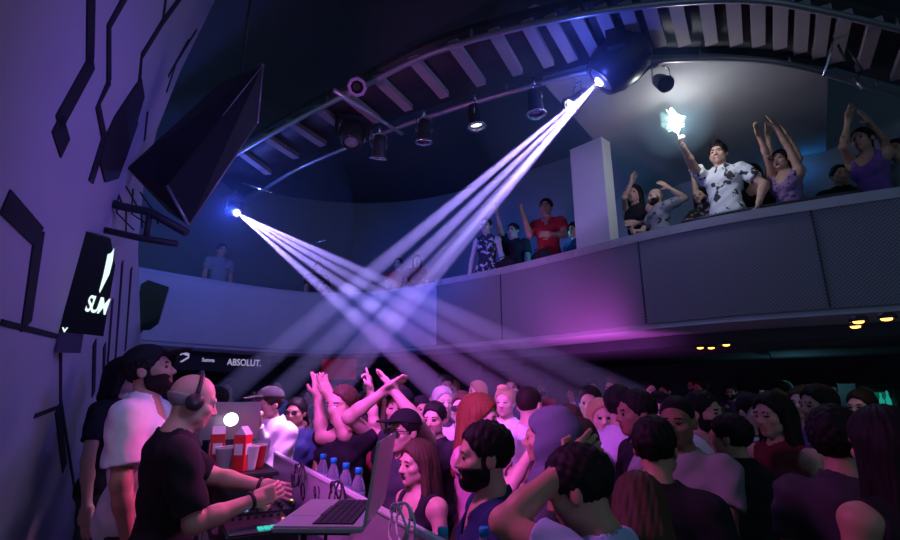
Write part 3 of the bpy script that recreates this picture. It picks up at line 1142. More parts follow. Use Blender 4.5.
# big dark hanging screen
def hull(pts):
    bm = bmesh.new()
    vs = [bm.verts.new(p) for p in pts]
    bmesh.ops.convex_hull(bm, input=vs)
    return bm


F_ = [at(263, 65, 3.9), at(258, 122, 3.9), at(189, 226, 3.4), at(167, 186, 3.4)]
n_ = (F_[1] - F_[0]).cross(F_[2] - F_[1]).normalized()
B2 = [at(219, 84, 4.05), at(222, 120, 4.1), at(168, 212, 3.6), at(127, 168, 3.5)]
c0 = sum(F_, Vector()) / 4
r = empty('hanging_screen', c0, 0, 'big dark screen tilted under the ceiling beside the left wall', 'screen')
obj('cabinet', hull([p - c0 for p in F_ + B2]), mat('screen black', (.014, .013, .018), .6), r)
bm = bmesh.new()
for a, b in ((0, 1), (1, 2), (2, 3)):
    tube(bm, [F_[a] - c0, F_[b] - c0], .006 if a != 2 else .012, 6)
tube(bm, [F_[0] - c0, (F_[0] * .55 + F_[3] * .45) - c0], .004, 6)
obj('edge_trim', bm, mat('thin edge metal', (.5, .42, .5), .35, .6), r)
bm = bmesh.new()
for p in (F_[0], F_[1]): bmesh.ops.create_icosphere(bm, subdivisions=2, radius=.012, matrix=Matrix.Translation(p - c0))
obj('corner_stud', bm, M_CHROME, r)
bm = bmesh.new()
tp = at(240, 80, 4.0)
tube(bm, [tp - c0, Vector((tp.x, tp.y, 6.4)) - c0], .012, 6)
obj('suspension_cable', bm, M_BLACKM, r)
# wall bracket arms
r = empty('wall_bracket', at(140, 222, 3.4), 0, 'black two-armed bracket reaching from left wall to the hanging screen', 'bracket')
c0 = at(140, 222, 3.4)
for pts, rr in (([at(92, 196, 3.35), at(120, 206, 3.35), at(150, 212, 3.4), at(187, 233, 3.4)], .030), ([at(100, 229, 3.3), at(140, 238, 3.35), at(178, 244, 3.4)], .024), ([at(150, 212, 3.4), at(146, 238, 3.36)], .02)):
    bm = bmesh.new(); tube(bm, [p - c0 for p in pts], rr, 8); obj('arm', bm, M_BLACK, r)
bm = bmesh.new()
for k in range(5):
    a = at(112 + k * 7, 180 + k * 3, 3.45); b = at(126 + k * 8, 232 - k * 2, 3.4)
    m = (a + b) / 2 + Vector((.06 * (-1) ** k, 0, -.05))
    tube(bm, [a - c0, m - c0, b - c0], .006, 5)
obj('cable', bm, M_CORD, r)
bm = bmesh.new()
prism(bm, [(-.05, -.12), (.05, -.12), (.05, .12), (-.05, .12)], .03, Matrix.Translation(at(94, 208, 3.33) - c0) @ basis((0, 0, 0), WU, WV, WNN))
obj('wall_plate', bm, M_BLACK, r)
# wall loudspeaker on the gallery front
r = empty('wall_speaker', at(152, 306, 6.3), 0, 'black angular loudspeaker fixed on pale gallery front near left wall', 'speaker')
c0 = at(152, 306, 6.3)
fr = [at(x, y, 6.3) - c0 for x, y in ((148, 280), (169, 287), (158, 324), (150, 330), (135, 331), (134, 322), (141, 284))]
bm = bmesh.new()
a = [bm.verts.new(p) for p in fr]; b = [bm.verts.new(p * .93 + Vector((-.10, .20, .02))) for p in fr]
bm.faces.new(a); bm.faces.new(b[::-1])
for i in range(len(a)): bm.faces.new((a[i], b[i], b[(i + 1) % len(a)], a[(i + 1) % len(a)]))
obj('cabinet', bm, M_PLAST, r)
bm = bmesh.new(); tube(bm, [at(141, 332, 6.35) - c0, at(146, 322, 6.5) - c0], .012, 6); tube(bm, [at(141, 332, 6.35) - c0, at(135, 334, 6.3) - c0], .02, 6); obj('mount', bm, M_BLACKM, r)

# signs on the bar wall under the rear gallery
def wall_pt(px, py, path, z=None):
    """point of a plan path crossed by the pixel's column"""
    rr = ray(px, py)
    best = None
    for a, b in zip(path, path[1:]):
        den = rr.x * (b - a).y - rr.y * (b - a).x
        if abs(den) < 1e-9: continue
        t = (a.x * (b - a).y - a.y * (b - a).x) / den
        p = rr * t
        k = (Vector((p.x, p.y, 0)) - a).dot(b - a) / (b - a).length_squared
        if t > 0 and -.001 <= k <= 1.001: best = (p + Vector((0, 0, ZC)), (b - a).normalized())
    return best


SG = offs(PATH[:4 * 7], .4)
for px, py, txt, size, nm, lab in ((244, 363, 'ABSOLUT.', .155, 'bar_sign', 'dark hanging sign with white capital lettering under the rear gallery'),
                                   (203, 360, 'Summa', .085, 'bar_sign', 'dark hanging sign with white zigzag mark above the bald head with headphones')):
    p, t = wall_pt(px, py, SG)
    if t.x < 0: t = -t
    nn = Vector((t.y, -t.x, 0))
    Mx = basis((0, 0, 0), t, Vector((0, 0, 1)), nn)
    r = empty(nm, p + nn * .02, 0, lab, 'sign')
    bm = bmesh.new(); prism(bm, [(-.42, -.17), (.42, -.17), (.42, .13), (-.42, .13)], .012, Mx); tube(bm, [Mx @ Vector((-.3, .10, .006)), Mx @ Vector((-.3, ZB - .065 - p.z, .006))], .006, 5); tube(bm, [Mx @ Vector((.3, .10, .006)), Mx @ Vector((.3, ZB - .065 - p.z, .006))], .006, 5); obj('board', bm, mat('sign board', (.015, .017, .03), .6), r)
    g = emis('sign lilac', (.62, .55, .95), .55)
    o = obj('lettering', text_mesh(txt, size, .002, 1.0), g, r)
    o.matrix_local = Mx @ Matrix.Translation((.07 if txt != 'ABSOLUT.' else 0, 0, .016)) @ Matrix.Scale(.8, 4, (1, 0, 0))
    if txt == 'Summa':
        bm = bmesh.new()
        M4 = Mx @ Matrix.Translation((-.30, .05, .013))
        prism(bm, [(-.06, .0), (.06, .09), (.02, .10), (-.07, .05)], .006, M4); prism(bm, [(-.05, .03), (.07, -.01), (.07, .04), (-.04, .06)], .006, M4); prism(bm, [(.07, .0), (-.06, -.10), (-.02, -.10), (.075, -.03)], .006, M4)
        obj('zigzag_mark', bm, g, r)
# pink neon ring behind the men
p, t = wall_pt(157, 354, WB)
bm = bmesh.new()
rp = [(.15 * math.cos(a), .20 * math.sin(a)) for a in [k * PI / 14 for k in range(-4, 22)]]
if t.x < 0: t = -t
nn = Vector((t.y, -t.x, 0))
tube(bm, [p + nn * .05 + t * x + Vector((0, 0, z)) for x, z in rp], .018, 6)
obj('neon_ring', bm, emis('neon', (1, .12, .35), .8), label='pink neon arc on dark bar wall above the white shirt man', cat='neon light')
# red banner
p, t = Vector(at(339, 368, 6.6)), Vector((1, .0, 0))
r = empty('red_banner', p, 0, 'red rectangular banner hanging above the raised hands at the bar', 'banner')
bm = bmesh.new()
for i in range(8):
    x0, x1 = -.24 + i * .06, -.18 + i * .06
    y0, y1 = .012 * math.sin(i * 1.3), .012 * math.sin((i + 1) * 1.3)
    v = [bm.verts.new(q) for q in ((x0, y0, -.15), (x1, y1, -.15), (x1, y1, .13), (x0, y0, .13), (x0, y0 + .01, -.15), (x1, y1 + .01, -.15), (x1, y1 + .01, .13), (x0, y0 + .01, .13))]
    for f in ((0, 1, 2, 3), (7, 6, 5, 4), (3, 2, 6, 7), (1, 0, 4, 5)): bm.faces.new([v[k] for k in f])
obj('cloth', bm, mat('red cloth', (.85, .02, .03), .8, noise=.1), r)
bm = bmesh.new(); tube(bm, [(-.26, 0, .135), (.26, 0, .135)], .012, 6); tube(bm, [(-.2, 0, .135), (-.2, 0, ZB - .2 - p.z)], .004, 5); tube(bm, [(.2, 0, .135), (.2, 0, ZB - .2 - p.z)], .004, 5)
obj('rod', bm, M_BLACKM, r)
# warm downlights under the right gallery
M_WARM = emis('warm lamp', (1, .42, .08), 5)
wl = ['leftmost of the three warm downlights under the gallery', 'middle one of the three warm downlights under the gallery', 'right one of the three warm downlights, slightly larger', 'lower of two touching warm downlights under right gallery', 'upper of two touching warm downlights under right gallery', 'warm downlight nearest the right edge under the gallery']
for (px, py), lab in zip(((700, 346), (711, 346), (726, 343), (855, 324), (858, 319), (886, 316)), wl):
    p = onz(px, py, ZB - .22)
    r = empty('downlight', p, 0, lab, 'downlight', 'warm downlights under the right gallery')
    bm = bmesh.new(); lathe(bm, [(.05, .02), (.06, -.0), (.06, -.02), (.045, -.02), (.042, .0)], 14, None, True, False); obj('rim', bm, M_BLACKM, r)
    bm = bmesh.new(); lathe(bm, [(.041, -.005), (.03, -.03), (.01, -.035)], 14); obj('bulb', bm, M_WARM, r)
    light('downlight_lamp', 'SPOT', p + Vector((0, 0, -.05)), (1, .45, .12), 1.2, p + Vector((0, 0, -2)), spot_size=1.6, spot_blend=1, shadow_soft_size=.04)
# bar shelf far right; some bottles glow teal to imitate the shelf light
p0 = at(883, 401, 6.6)
r = empty('back_bar', p0, 0, 'dark bar shelf glowing teal at the far right edge under gallery', 'shelf')
bm = bmesh.new(); box(bm, (0, .1, -.13), (.75, .3, .03)); box(bm, (0, .1, .22), (.75, .3, .03)); box(bm, (0, .26, .05), (.75, .02, .4)); box(bm, (-.37, .1, -.74), (.02, .3, 1.9)); box(bm, (.37, .1, -.74), (.02, .3, 1.9))
obj('shelving', bm, M_BLACK, r)
bm = bmesh.new(); box(bm, (0, .235, .05), (.62, .012, .14)); obj('light_panel', bm, emis('teal panel', (.02, .55, .42), .12), r)
cols = ['clear', 'green', 'green', 'clear', 'brown', 'green']
for k in range(6):
    q = p0 + Vector((-.25 + k * .095, .06, -.114))
    bm = bmesh.new(); hgt = .22 + .03 * (k % 3)
    lathe(bm, [(.028, 0), (.03, .02), (.03, hgt * .55), (.012, hgt * .72), (.011, hgt), (.013, hgt)], 10)
    o = obj('liquor_bottle', bm, emis('teal light on bottle', (.03, .8, .6), .35) if k in (1, 3, 4) else mat('dark bottle', (.02, .08, .06), .15), loc=q)
    props(o, f"{['first', 'second', 'third', 'fourth', 'fifth', 'last'][k]} bottle from the left on the teal lit bar shelf", 'bottle', 'bottles on the teal lit shelf')

# ------------------------------------------------------------------ DJ booth
ZP = 1.42
PA = onz(436, 543, ZP); PB = onz(252, 441, ZP)
ud = (PB - PA); ud.z = 0; ud.normalize(); LEN = 2.6
nd = Vector((-ud.y, ud.x, 0))
if nd.dot(Vector((-1.1, 2.1, 0)) - Vector((PA.x, PA.y, 0))) < 0: nd = -nd     # towards the DJ
BM = basis((PA.x, PA.y, 0), ud, nd, (0, 0, 1))       # booth frame: x along parapet, y towards DJ, z up


def bw(x, y, z): return BM @ Vector((x, y, z))
def bl(p): return BM.inverted() @ Vector(p)


brz = math.atan2(ud.y, ud.x)
ROT = Matrix.Rotation(brz, 3, 'Z')
r = empty('booth_screen', bw(LEN / 2, 0, 0), brz, 'long pale glossy front panel of the booth with bright top edge', 'booth panel')
bm = rbox((-.2, -.012, .71), (LEN + .5, .024, 1.41), .004, 1); obj('panel', bm, mat('pale booth panel', (.55, .50, .58), .3, noise=.06, scale=8), r)
bm = rbox((-.2, -.012, 1.422), (LEN + .5, .034, .018), .005, 2); obj('top_edge', bm, mat('white edge', (.9, .88, .92), .3), r)
# looping scribbles drawn on the inside of the panel
for (cx, cz, sc, ph) in ((-.55, 1.33, .07, 0), (-.25, 1.31, .06, 1), (.05, 1.34, .055, 2), (.35, 1.30, .06, .5), (.62, 1.33, .06, 1.4)):
    bm = bmesh.new()
    pts = [(cx + sc * (1 - k / 60) * math.cos(k * .22 + ph) + k * .0012, .002, cz + sc * .8 * (1 - k / 70) * math.sin(k * .25 + ph)) for k in range(46)]
    tube(bm, pts, .004, 5)
    obj('scribble', bm, mat('black marker', (.02, .015, .025), .5), r)
# table
r = empty('dj_table', bw(LEN / 2, .26, 0), brz, 'dark DJ table behind the pale panel, covered in gear', 'table')
obj('table_top', rbox((-.1, 0, 1.17), (LEN + .2, .46, .04), .006, 2), M_BLACK, r)
for sx in (-1, 1):
    for sy in (-1, 1):
        bm = bmesh.new(); tube(bm, [(sx * (LEN / 2 + .1), sy * .19, .0), (sx * (LEN / 2 + .1), sy * .19, 1.15)], .022, 8); obj('leg', bm, M_BLACKM, r)
# ledge outside
r = empty('drink_ledge', bw(LEN / 2, -.16, 0), brz, 'narrow dark drinks ledge along the crowd side of the booth panel', 'ledge')
obj('ledge_top', rbox((-.2, .06, 1.245), (LEN + .5, .14, .03), .005, 2), M_BLACK, r)
for k in (-1.6, 0, 1.6):
    bm = bmesh.new(); prism(bm, [(.0, 1.23), (.12, 1.23), (.12, 1.0)], .02, Matrix.Translation((k, 0, 0)) @ Matrix(((0, 0, 1, 0), (-1, 0, 0, 0), (0, 1, 0, 0), (0, 0, 0, 1))))
    obj('bracket', bm, M_BLACKM, r)
bm = bmesh.new(); box(bm, BM @ Vector((LEN / 2 - .1, 1.05, .1)), (LEN + 1.6, 1.5, .2), ROT); struct('floor_stage', bm, mat('stage floor', (.04, .04, .045), .6))

# laptop in the foreground
def laptop(name, o, eh, ed, label, w=.335, dp=.235, tilt=20, glow=None, lid_only_back=False):
    """eh along the hinge, ed from the front edge to the hinge"""
    eh = Vector(eh).normalized(); ed = Vector(ed).normalized()
    r = empty(name, o, 0, label, 'laptop')
    M = basis((0, 0, 0), eh, ed, (0, 0, 1)) if eh.cross(ed).z > 0 else basis((0, 0, 0), -eh, ed, (0, 0, 1))
    obj('base', rbox((0, 0, .008), (w, dp, .016), .005, 2), M_ALU, r).matrix_local = M
    bm = bmesh.new(); box(bm, (0, .035, .0164), (w * .86, dp * .46, .0012)); kb = obj('keyboard', bm, mat('keyboard well', (.03, .03, .035), .6), r); kb.matrix_local = M
    bm = bmesh.new()
    for j in range(6):
        n = 14
        for i in range(n):
            ww = w * .86 / n
            if j == 0 and 3 < i < 10:
                if i == 4: box(bm, ((4.5 + 2.5 - n / 2) * ww, .035 - dp * .205, .0185), (ww * 5.6, dp * .062, .0022))
                continue
            box(bm, ((i + .5 - n / 2) * ww, .035 + (j - 2.5) * dp * .075, .0185), (ww * .82, dp * .062, .0022))
    k = obj('keys', bm, mat('black keys', (.02, .02, .024), .45), r); k.matrix_local = M
    bm = bmesh.new(); box(bm, (0, -dp * .30, .0163), (w * .32, dp * .30, .0008)); k = obj('trackpad', bm, mat('trackpad', (.55, .54, .57), .3, .4), r); k.matrix_local = M
    ML = M @ Matrix.Translation((0, dp / 2 - .003, .014)) @ Matrix.Rotation(math.radians(90 - tilt - 90), 4, 'X')
    lid = obj('lid', rbox((0, .004, .108), (w, .008, .215), .003, 2), M_ALU, r); lid.matrix_local = ML
    bm = bmesh.new(); box(bm, (0, -.0006, .108), (w * .95, .001, .195)); k = obj('screen', bm, emis('dim screen', (.3, .35, .6), .12), r); k.matrix_local = ML
    if glow:
        bm = bmesh.new()
        bmesh.ops.create_cone(bm, cap_ends=True, segments=24, radius1=.040, radius2=.040, depth=.0012, matrix=Matrix.Translation((0, .0084, .11)) @ Matrix.Rotation(PI / 2, 4, 'X'))
        k = obj('glowing_emblem', bm, glow, r); k.matrix_local = ML
    return r


ZL = 1.50
lp = [onz(*p, ZL) for p in ((306, 504), (385, 504), (362, 534), (274, 534))]
lc = sum(lp, Vector()) / 4
laptop('laptop', lc, (lp[1] - lp[2]), (lp[1] + lp[2] - lp[0] - lp[3]), 'open silver laptop with black keys in the foreground by the booth edge', w=(lp[1] - lp[2]).length * .98, dp=.245, tilt=8)
# stand under it
r = empty('laptop_stand', Vector((lc.x, lc.y, 0)), math.atan2((lp[1] - lp[2]).y, (lp[1] - lp[2]).x), 'black metal stand carrying the foreground laptop', 'stand')
zt_ = ZL - .004
bm = bmesh.new(); box(bm, (0, 0, zt_ - .006), (.26, .16, .01)); obj('tray', bm, M_BLACKM, r)
bm = bmesh.new()
for sx in (1, -1): tube(bm, [(sx * .11, .05, zt_ - .01), (sx * .11, .05, 1.20), (sx * .11, -.06, 1.20)], .009, 6)
tube(bm, [(-.11, .05, 1.20), (.11, .05, 1.20)], .009, 6)
obj('frame', bm, M_BLACKM, r)
# laptop whose back faces the picture
q = at(229, 438, 3.05)
ry = ray(229, 430); ry.z = 0; ry.normalize()
eh2 = Vector((ry.y, -ry.x, 0))
laptop('laptop', q, eh2, -ry, 'silver laptop seen from behind with glowing lid emblem among cups', w=.33, dp=.22, tilt=14, glow=emis('emblem', (1, .96, .98), 7))
SHX, SHY, SHZ = 1.93, .33, 1.43
r = empty('riser_shelf', bw(SHX, SHY, 1.192), brz, 'black riser shelf on the DJ table carrying cups, cartons and the rear laptop', 'shelf')
obj('shelf_top', rbox((0, 0, SHZ - 1.192 - .013), (.62, .36, .02), .004, 2), M_BLACK, r)
for sx in (-1, 1):
    obj('side_panel', rbox((sx * .29, 0, (SHZ - 1.192 - .024) / 2), (.02, .30, SHZ - 1.192 - .026), .003, 1), M_BLACK, r)
cb = bl(q)
r = empty('riser_crate', bw(cb.x, cb.y, SHZ), brz, 'small black crate under the rear laptop on the riser shelf', 'crate')
obj('crate', rbox((0, 0, (q.z - SHZ) / 2 - .001), (.20, .22, q.z - SHZ - .004), .006, 2), M_BLACK, r)
# controller with lit pads
def gear(name, p, sz, label, rows, cat):
    r = empty(name, p, brz, label, cat)
    obj('housing', rbox((0, 0, sz[2] / 2), sz, .008, 2), M_PLAST, r)
    for n, x, y, w_, d_2, h_, m in rows:
        bm = bmesh.new(); box(bm, (x, y, sz[2] + h_ / 2), (w_, d_2, h_)); obj(n, bm, m, r)
    return r


E_T = emis('teal pad', (.02, .75, .65), .8); E_O = emis('orange button', (1, .25, .03), 1.5); E_R = emis('pink button', (1, .1, .3), 1.2); E_B = emis('blue button', (.1, .4, 1), 1.2); E_Y = emis('yellow button', (1, .8, .1), 1.2)
# booth frame: +x away from camera along the table, +y towards the DJ
pc = bl(onz(258, 523, 1.27)); pc = (pc.x, pc.y)
rows = []
pad = bl(onz(270, 528, 1.27)); px0, py0 = pad.x - pc[0], pad.y - pc[1]
for i in range(4):
    for j in range(2): rows.append(('pad', px0 + (j - .5) * .030, py0 + (i - 1.5) * .027, .025, .022, .006, E_T))
bt = bl(onz(287, 520, 1.27)); bx0, by0 = bt.x - pc[0], bt.y - pc[1]
for k in range(6): rows.append(('button', bx0 + (k % 3 - 1) * .030, by0 + (k // 3 - .5) * .022, .016, .013, .006, (E_O, E_R, E_O, E_R, E_Y, E_O)[k]))
for k in range(7): rows.append(('knob', .10 + .0 * k, -.11 + k * .035, .014, .014, .016, M_BLACKM))
gear('dj_controller', bw(pc[0], pc[1], 1.192), (.36, .30, .078), 'black DJ controller with glowing teal pads at the bottom of picture', rows, 'dj controller')
pm = bl(onz(283, 494, 1.27))
rows = []
for i in range(5):
    for j in range(4): rows.append(('knob', -.13 + i * .062, -.10 + j * .06, .017, .017, .02, (M_BLACKM, M_CHROME)[(i * j) % 3 == 2]))
rows += [('button', -.1, .125, .014, .014, .005, E_B), ('button', .05, -.13, .03, .012, .005, E_Y), ('button', -.02, .13, .014, .012, .005, E_O), ('button', .11, .128, .014, .012, .005, E_R)]
gear('dj_mixer', bw(1.53, .21, 1.192), (.33, .30, .085), 'black DJ mixer full of knobs under the hands of the bald DJ', rows, 'mixer')
# jog-wheel player further along
pj = 1.90
r = gear('media_player', bw(pj, .24, 1.192), (.32, .30, .085), 'black media player with round platter beyond the mixer on the table', [('button', -.11, .12, .02, .02, .005, E_R), ('button', -.07, .12, .02, .02, .005, E_B)], 'player')
bm = bmesh.new(); lathe(bm, [(.105, .085), (.105, .098), (.095, .104), (.02, .104)], 24); obj('platter', bm, M_CHROME, r)
# coiled cables by the panel
for k, (x, y, lab) in enumerate(((405, 530, 'thin pale cable looping beside the foreground laptop'), (282, 480, 'dark loop of cable behind the mixer'), (345, 500, 'dark coil of cable against the pale panel behind the laptop'))):
    c_ = at(x, y, (1.55, 2.7, 2.15)[k])
    lb = bl(c_)
    bm = bmesh.new()
    pts = []
    for i in range(40):
        a = i * .42
        pts.append(bw(lb.x + (.07 + .012 * math.sin(i)) * math.cos(a), max(.03, .05 + .02 * math.sin(a * .7)), max(1.21, lb.z - .03) + .06 * math.sin(a) + .05))
    tube(bm, pts, .0045, 6)
    obj('audio_cable', bm, mat('pale cord', (.75, .72, .78), .5) if k == 0 else M_CORD, label=lab, cat='cable')


# drinks
M_CLEAR = mat('clear plastic', (.75, .8, .95), .12, trans=.75, ior=1.2)
M_CAP = mat('blue cap', (.01, .42, .75), .35)
def bottle(p, s, label):
    r = empty('water_bottle', p, 0, label, 'bottle', 'water bottles along the booth')
    bm = bmesh.new()
    lathe(bm, [(.026 * s, 0), (.031 * s, .008 * s), (.031 * s, .05 * s), (.028 * s, .06 * s), (.031 * s, .07 * s), (.031 * s, .135 * s), (.024 * s, .165 * s), (.013 * s, .19 * s), (.013 * s, .2 * s)], 16)
    obj('bottle', bm, M_CLEAR, r)
    bm = bmesh.new(); lathe(bm, [(.0165 * s, .196 * s), (.0165 * s, .216 * s), (.014 * s, .220 * s)], 14); obj('cap', bm, M_CAP, r)
    bm = bmesh.new(); lathe(bm, [(.0315 * s, .075 * s), (.0315 * s, .125 * s)], 16, None, False, False); obj('wrapper', bm, mat('pale wrapper', (.55, .65, .9), .4), r)


for px, d, lab in ((443, 1.50, 'blue-capped water bottle at bottom edge, left of the pair'), (484, 1.50, 'blue-capped water bottle at bottom edge, right of the pair')):
    t_ = at(px, 527, d)
    bottle(Vector((t_.x, t_.y, t_.z - .22)), 1., lab)
# a short crate carries the front pair
a_, b_ = at(443, 527, 1.5), at(484, 527, 1.5)
m_ = (a_ + b_) / 2
r = empty('crowd_rail', Vector((m_.x, m_.y, 0)), 0, 'dark rail shelf under the pair of blue-capped bottles', 'shelf')
zz = a_.z - .22
obj('shelf_top', rbox((0.02, 0, zz - .017), (.34, .12, .03), .004, 2), M_BLACK, r)
for sx in (-1, 1):
    bm = bmesh.new(); tube(bm, [(sx * .12 + .02, 0, 0), (sx * .12 + .02, 0, zz - .03)], .018, 8); obj('post', bm, M_BLACKM, r)
for x, lab in ((1.62, 'clear water bottle on the ledge nearest the rear laptop end'), (1.40, 'clear water bottle, second on the ledge behind the panel'), (1.18, 'clear water bottle, third along the ledge behind the panel'), (.98, 'clear water bottle on ledge just behind the foreground laptop screen')):
    bottle(bw(x, -.095, 1.262), 1.12, lab)


def cup(p, col, label, s=1.):
    r = empty('paper_cup', p, 0, label, 'cup', 'cups crowded on the table')
    bm = bmesh.new(); lathe(bm, [(.028 * s, 0), (.030 * s, .01 * s), (.042 * s, .115 * s), (.044 * s, .118 * s), (.039 * s, .116 * s), (.028 * s, .02 * s)], 16, None, True, True); obj('cup', bm, col, r)
    bm = bmesh.new(); lathe(bm, [(.0435 * s, .115 * s), (.0455 * s, .120 * s), (.0435 * s, .123 * s), (.042 * s, .119 * s)], 16, None, False, False); obj('rim', bm, M_WHITE, r)


M_CUPW = mat('white paper', (.85, .83, .85), .6); M_CUPR = mat('red paper', (.8, .03, .05), .5); M_CUPC = mat('clear cup', (.8, .75, .85), .1, trans=.6, ior=1.2)
zt = 1.192
k = 0
def onbooth(px, py, z):
    q = onz(px, py, z); b_ = bl(q); return b_


def drink_carton(p, label, rz=0):
    r = empty('drink_carton', p, brz + rz, label, 'carton', 'red cartons on the table')
    obj('carton', rbox((0, 0, .10), (.075, .075, .20), .004, 1), M_RED, r)
    bm = bmesh.new(); box(bm, (0, -.0385, .12), (.05, .002, .06)); box(bm, (.0385, 0, .12), (.002, .05, .06)); box(bm, (0, .0385, .12), (.05, .002, .06)); box(bm, (-.0385, 0, .12), (.002, .05, .06)); obj('white_band', bm, M_CUPW, r)
    bm = bmesh.new(); prism(bm, [(-.037, .2), (.037, .2), (0, .245)], .07, Matrix(((1, 0, 0, 0), (0, 0, 1, -.035), (0, 1, 0, 0), (0, 0, 0, 1)))); obj('gable', bm, M_CUPW, r)


XS = lambda px, d, y, z: bw(bl(at(px, 450, d)).x, y, z)
for i, (px_, py_, kind, lab) in enumerate(((212, 470, 'R', 'red carton leaning nearest the DJ face on the riser shelf'), (222, 472, 'c', 'clear cup in front of the leftmost red carton'), (232, 470, 'w', 'white paper cup in the middle of the cup cluster'),
                                           (240, 471, 'R', 'red carton standing in the middle of the cup cluster'), (249, 470, 'w', 'white paper cup right of the middle red carton'), (257, 468, 'r', 'red paper cup at the right end of the cluster'),
                                           (218, 464, 'w', 'white paper cup behind the clear cup'), (228, 465, 'r', 'red paper cup behind the middle white cup'), (245, 464, 'c', 'clear cup behind the middle red carton'), (262, 463, 'w', 'white paper cup at far right end of the shelf'))):
    t_ = onz(px_, py_, SHZ)
    lb_ = bl(t_)
    dx, dy = min(max(lb_.x, SHX - .26), SHX + .26), min(max(lb_.y, SHY - .14), SHY + .14)
    p = bw(dx, dy, SHZ - .001)
    if kind == 'R': drink_carton(p, lab, .3 * i)
    else: cup(p, {'r': M_CUPR, 'w': M_CUPW, 'c': M_CUPC}[kind], lab, 1.1)
# ------------------------------------------------------------------ people
SKIN = {n: mat('skin ' + n, c, .5, noise=.08, scale=40) for n, c in dict(fair=(.72, .45, .36), light=(.62, .37, .28), tan=(.50, .28, .19), brown=(.30, .155, .10), dark=(.17, .085, .055)).items()}
HAIRM = {n: mat('hair ' + n, c, .6, noise=.45, scale=110, spec=.2, bump=.5) for n, c in dict(black=(.012, .010, .010), dark=(.028, .018, .014), brown=(.075, .042, .026), auburn=(.23, .065, .035), blond=(.50, .33, .16), grey=(.35, .33, .32)).items()}
M_EYE = mat('eye', (.03, .022, .018), .15)
LIPM = {n: mat('lips ' + n, tuple(v * f for v, f in zip(c, (1.0, .62, .65))), .4) for n, c in dict(fair=(.62, .40, .34), light=(.55, .34, .28), tan=(.42, .24, .18), brown=(.24, .12, .09), dark=(.13, .065, .05)).items()}
CLOTH = {n: mat('cloth ' + n, c, .9, noise=.12, scale=25, spec=.12) for n, c in {
    'black': (.022, .022, .026), 'charcoal': (.06, .06, .07), 'navy': (.03, .045, .13), 'blue': (.08, .14, .38), 'pale blue': (.42, .52, .78), 'white': (.82, .82, .84), 'lilac': (.62, .58, .74),
    'grey': (.28, .28, .30), 'blue grey': (.12, .14, .18), 'red': (.45, .03, .04), 'maroon': (.18, .03, .045), 'green': (.06, .16, .09), 'pink': (.70, .30, .42), 'brown': (.13, .08, .055), 'denim': (.07, .11, .22), 'tan': (.45, .36, .26), 'teal': (.04, .2, .22), 'purple': (.19, .09, .32)}.items()}


def pattern(name, a, b, kind, scale):
    m = mat(name, a, .85)
    nt = m.node_tree
    bs = nt.nodes['Principled BSDF']
    tc = nt.nodes.new('ShaderNodeTexCoord')
    if kind == 'stripe':
        t = nt.nodes.new('ShaderNodeTexWave'); t.bands_direction = 'Z'; t.inputs['Scale'].default_value = scale; t.inputs['Distortion'].default_value = .6
        lo_, hi_ = .45, .55
    else:
        t = nt.nodes.new('ShaderNodeTexNoise'); t.inputs['Scale'].default_value = scale
        lo_, hi_ = .56, .60
    cr = nt.nodes.new('ShaderNodeValToRGB')
    cr.color_ramp.elements[0].position = lo_; cr.color_ramp.elements[1].position = hi_
    cr.color_ramp.elements[0].color = (*a, 1); cr.color_ramp.elements[1].color = (*b, 1)
    nt.links.new(tc.outputs['Object'], t.inputs['Vector'])
    nt.links.new(t.outputs['Fac'], cr.inputs[0])
    nt.links.new(cr.outputs[0], bs.inputs['Base Color'])
    CLOTH[name] = m


pattern('striped', (.80, .80, .84), (.04, .04, .05), 'stripe', 6)
pattern('printed white', (.82, .82, .84), (.05, .05, .055), 'blot', 13)
pattern('floral', (.03, .03, .035), (.62, .45, .48), 'blot', 16)
pattern('checked', (.30, .16, .34), (.05, .05, .12), 'blot', 30)
pattern('printed grey', (.33, .32, .34), (.05, .05, .06), 'blot', 12)

FIGS = {}
CROWD = []      # (x, y, px, py, hpx, depth)
PEOPLE = []


def hc_of(lean=0, side=0, twist=0, head=(0, 0, 0)):
    Rt = rotz(twist) @ roty(side) @ rotx(-lean)
    N = np.array([0, 0, .93]) + Rt @ np.array([0, -.012, .50])
    return N + Rt @ np.array([0, .02, .055]) + Rt @ rotz(head[0]) @ rotx(head[1]) @ roty(head[2]) @ np.array([0, .018, .112])


def slot_obj(name, me, mats, parent):
    if len(me.materials) == 0:
        for m in mats: me.materials.append(m)
    o = bpy.data.objects.new(name, me)
    COL.objects.link(o); o.parent = parent
    for s_, m in zip(o.material_slots, mats):
        s_.link = 'OBJECT'; s_.material = m
    return o


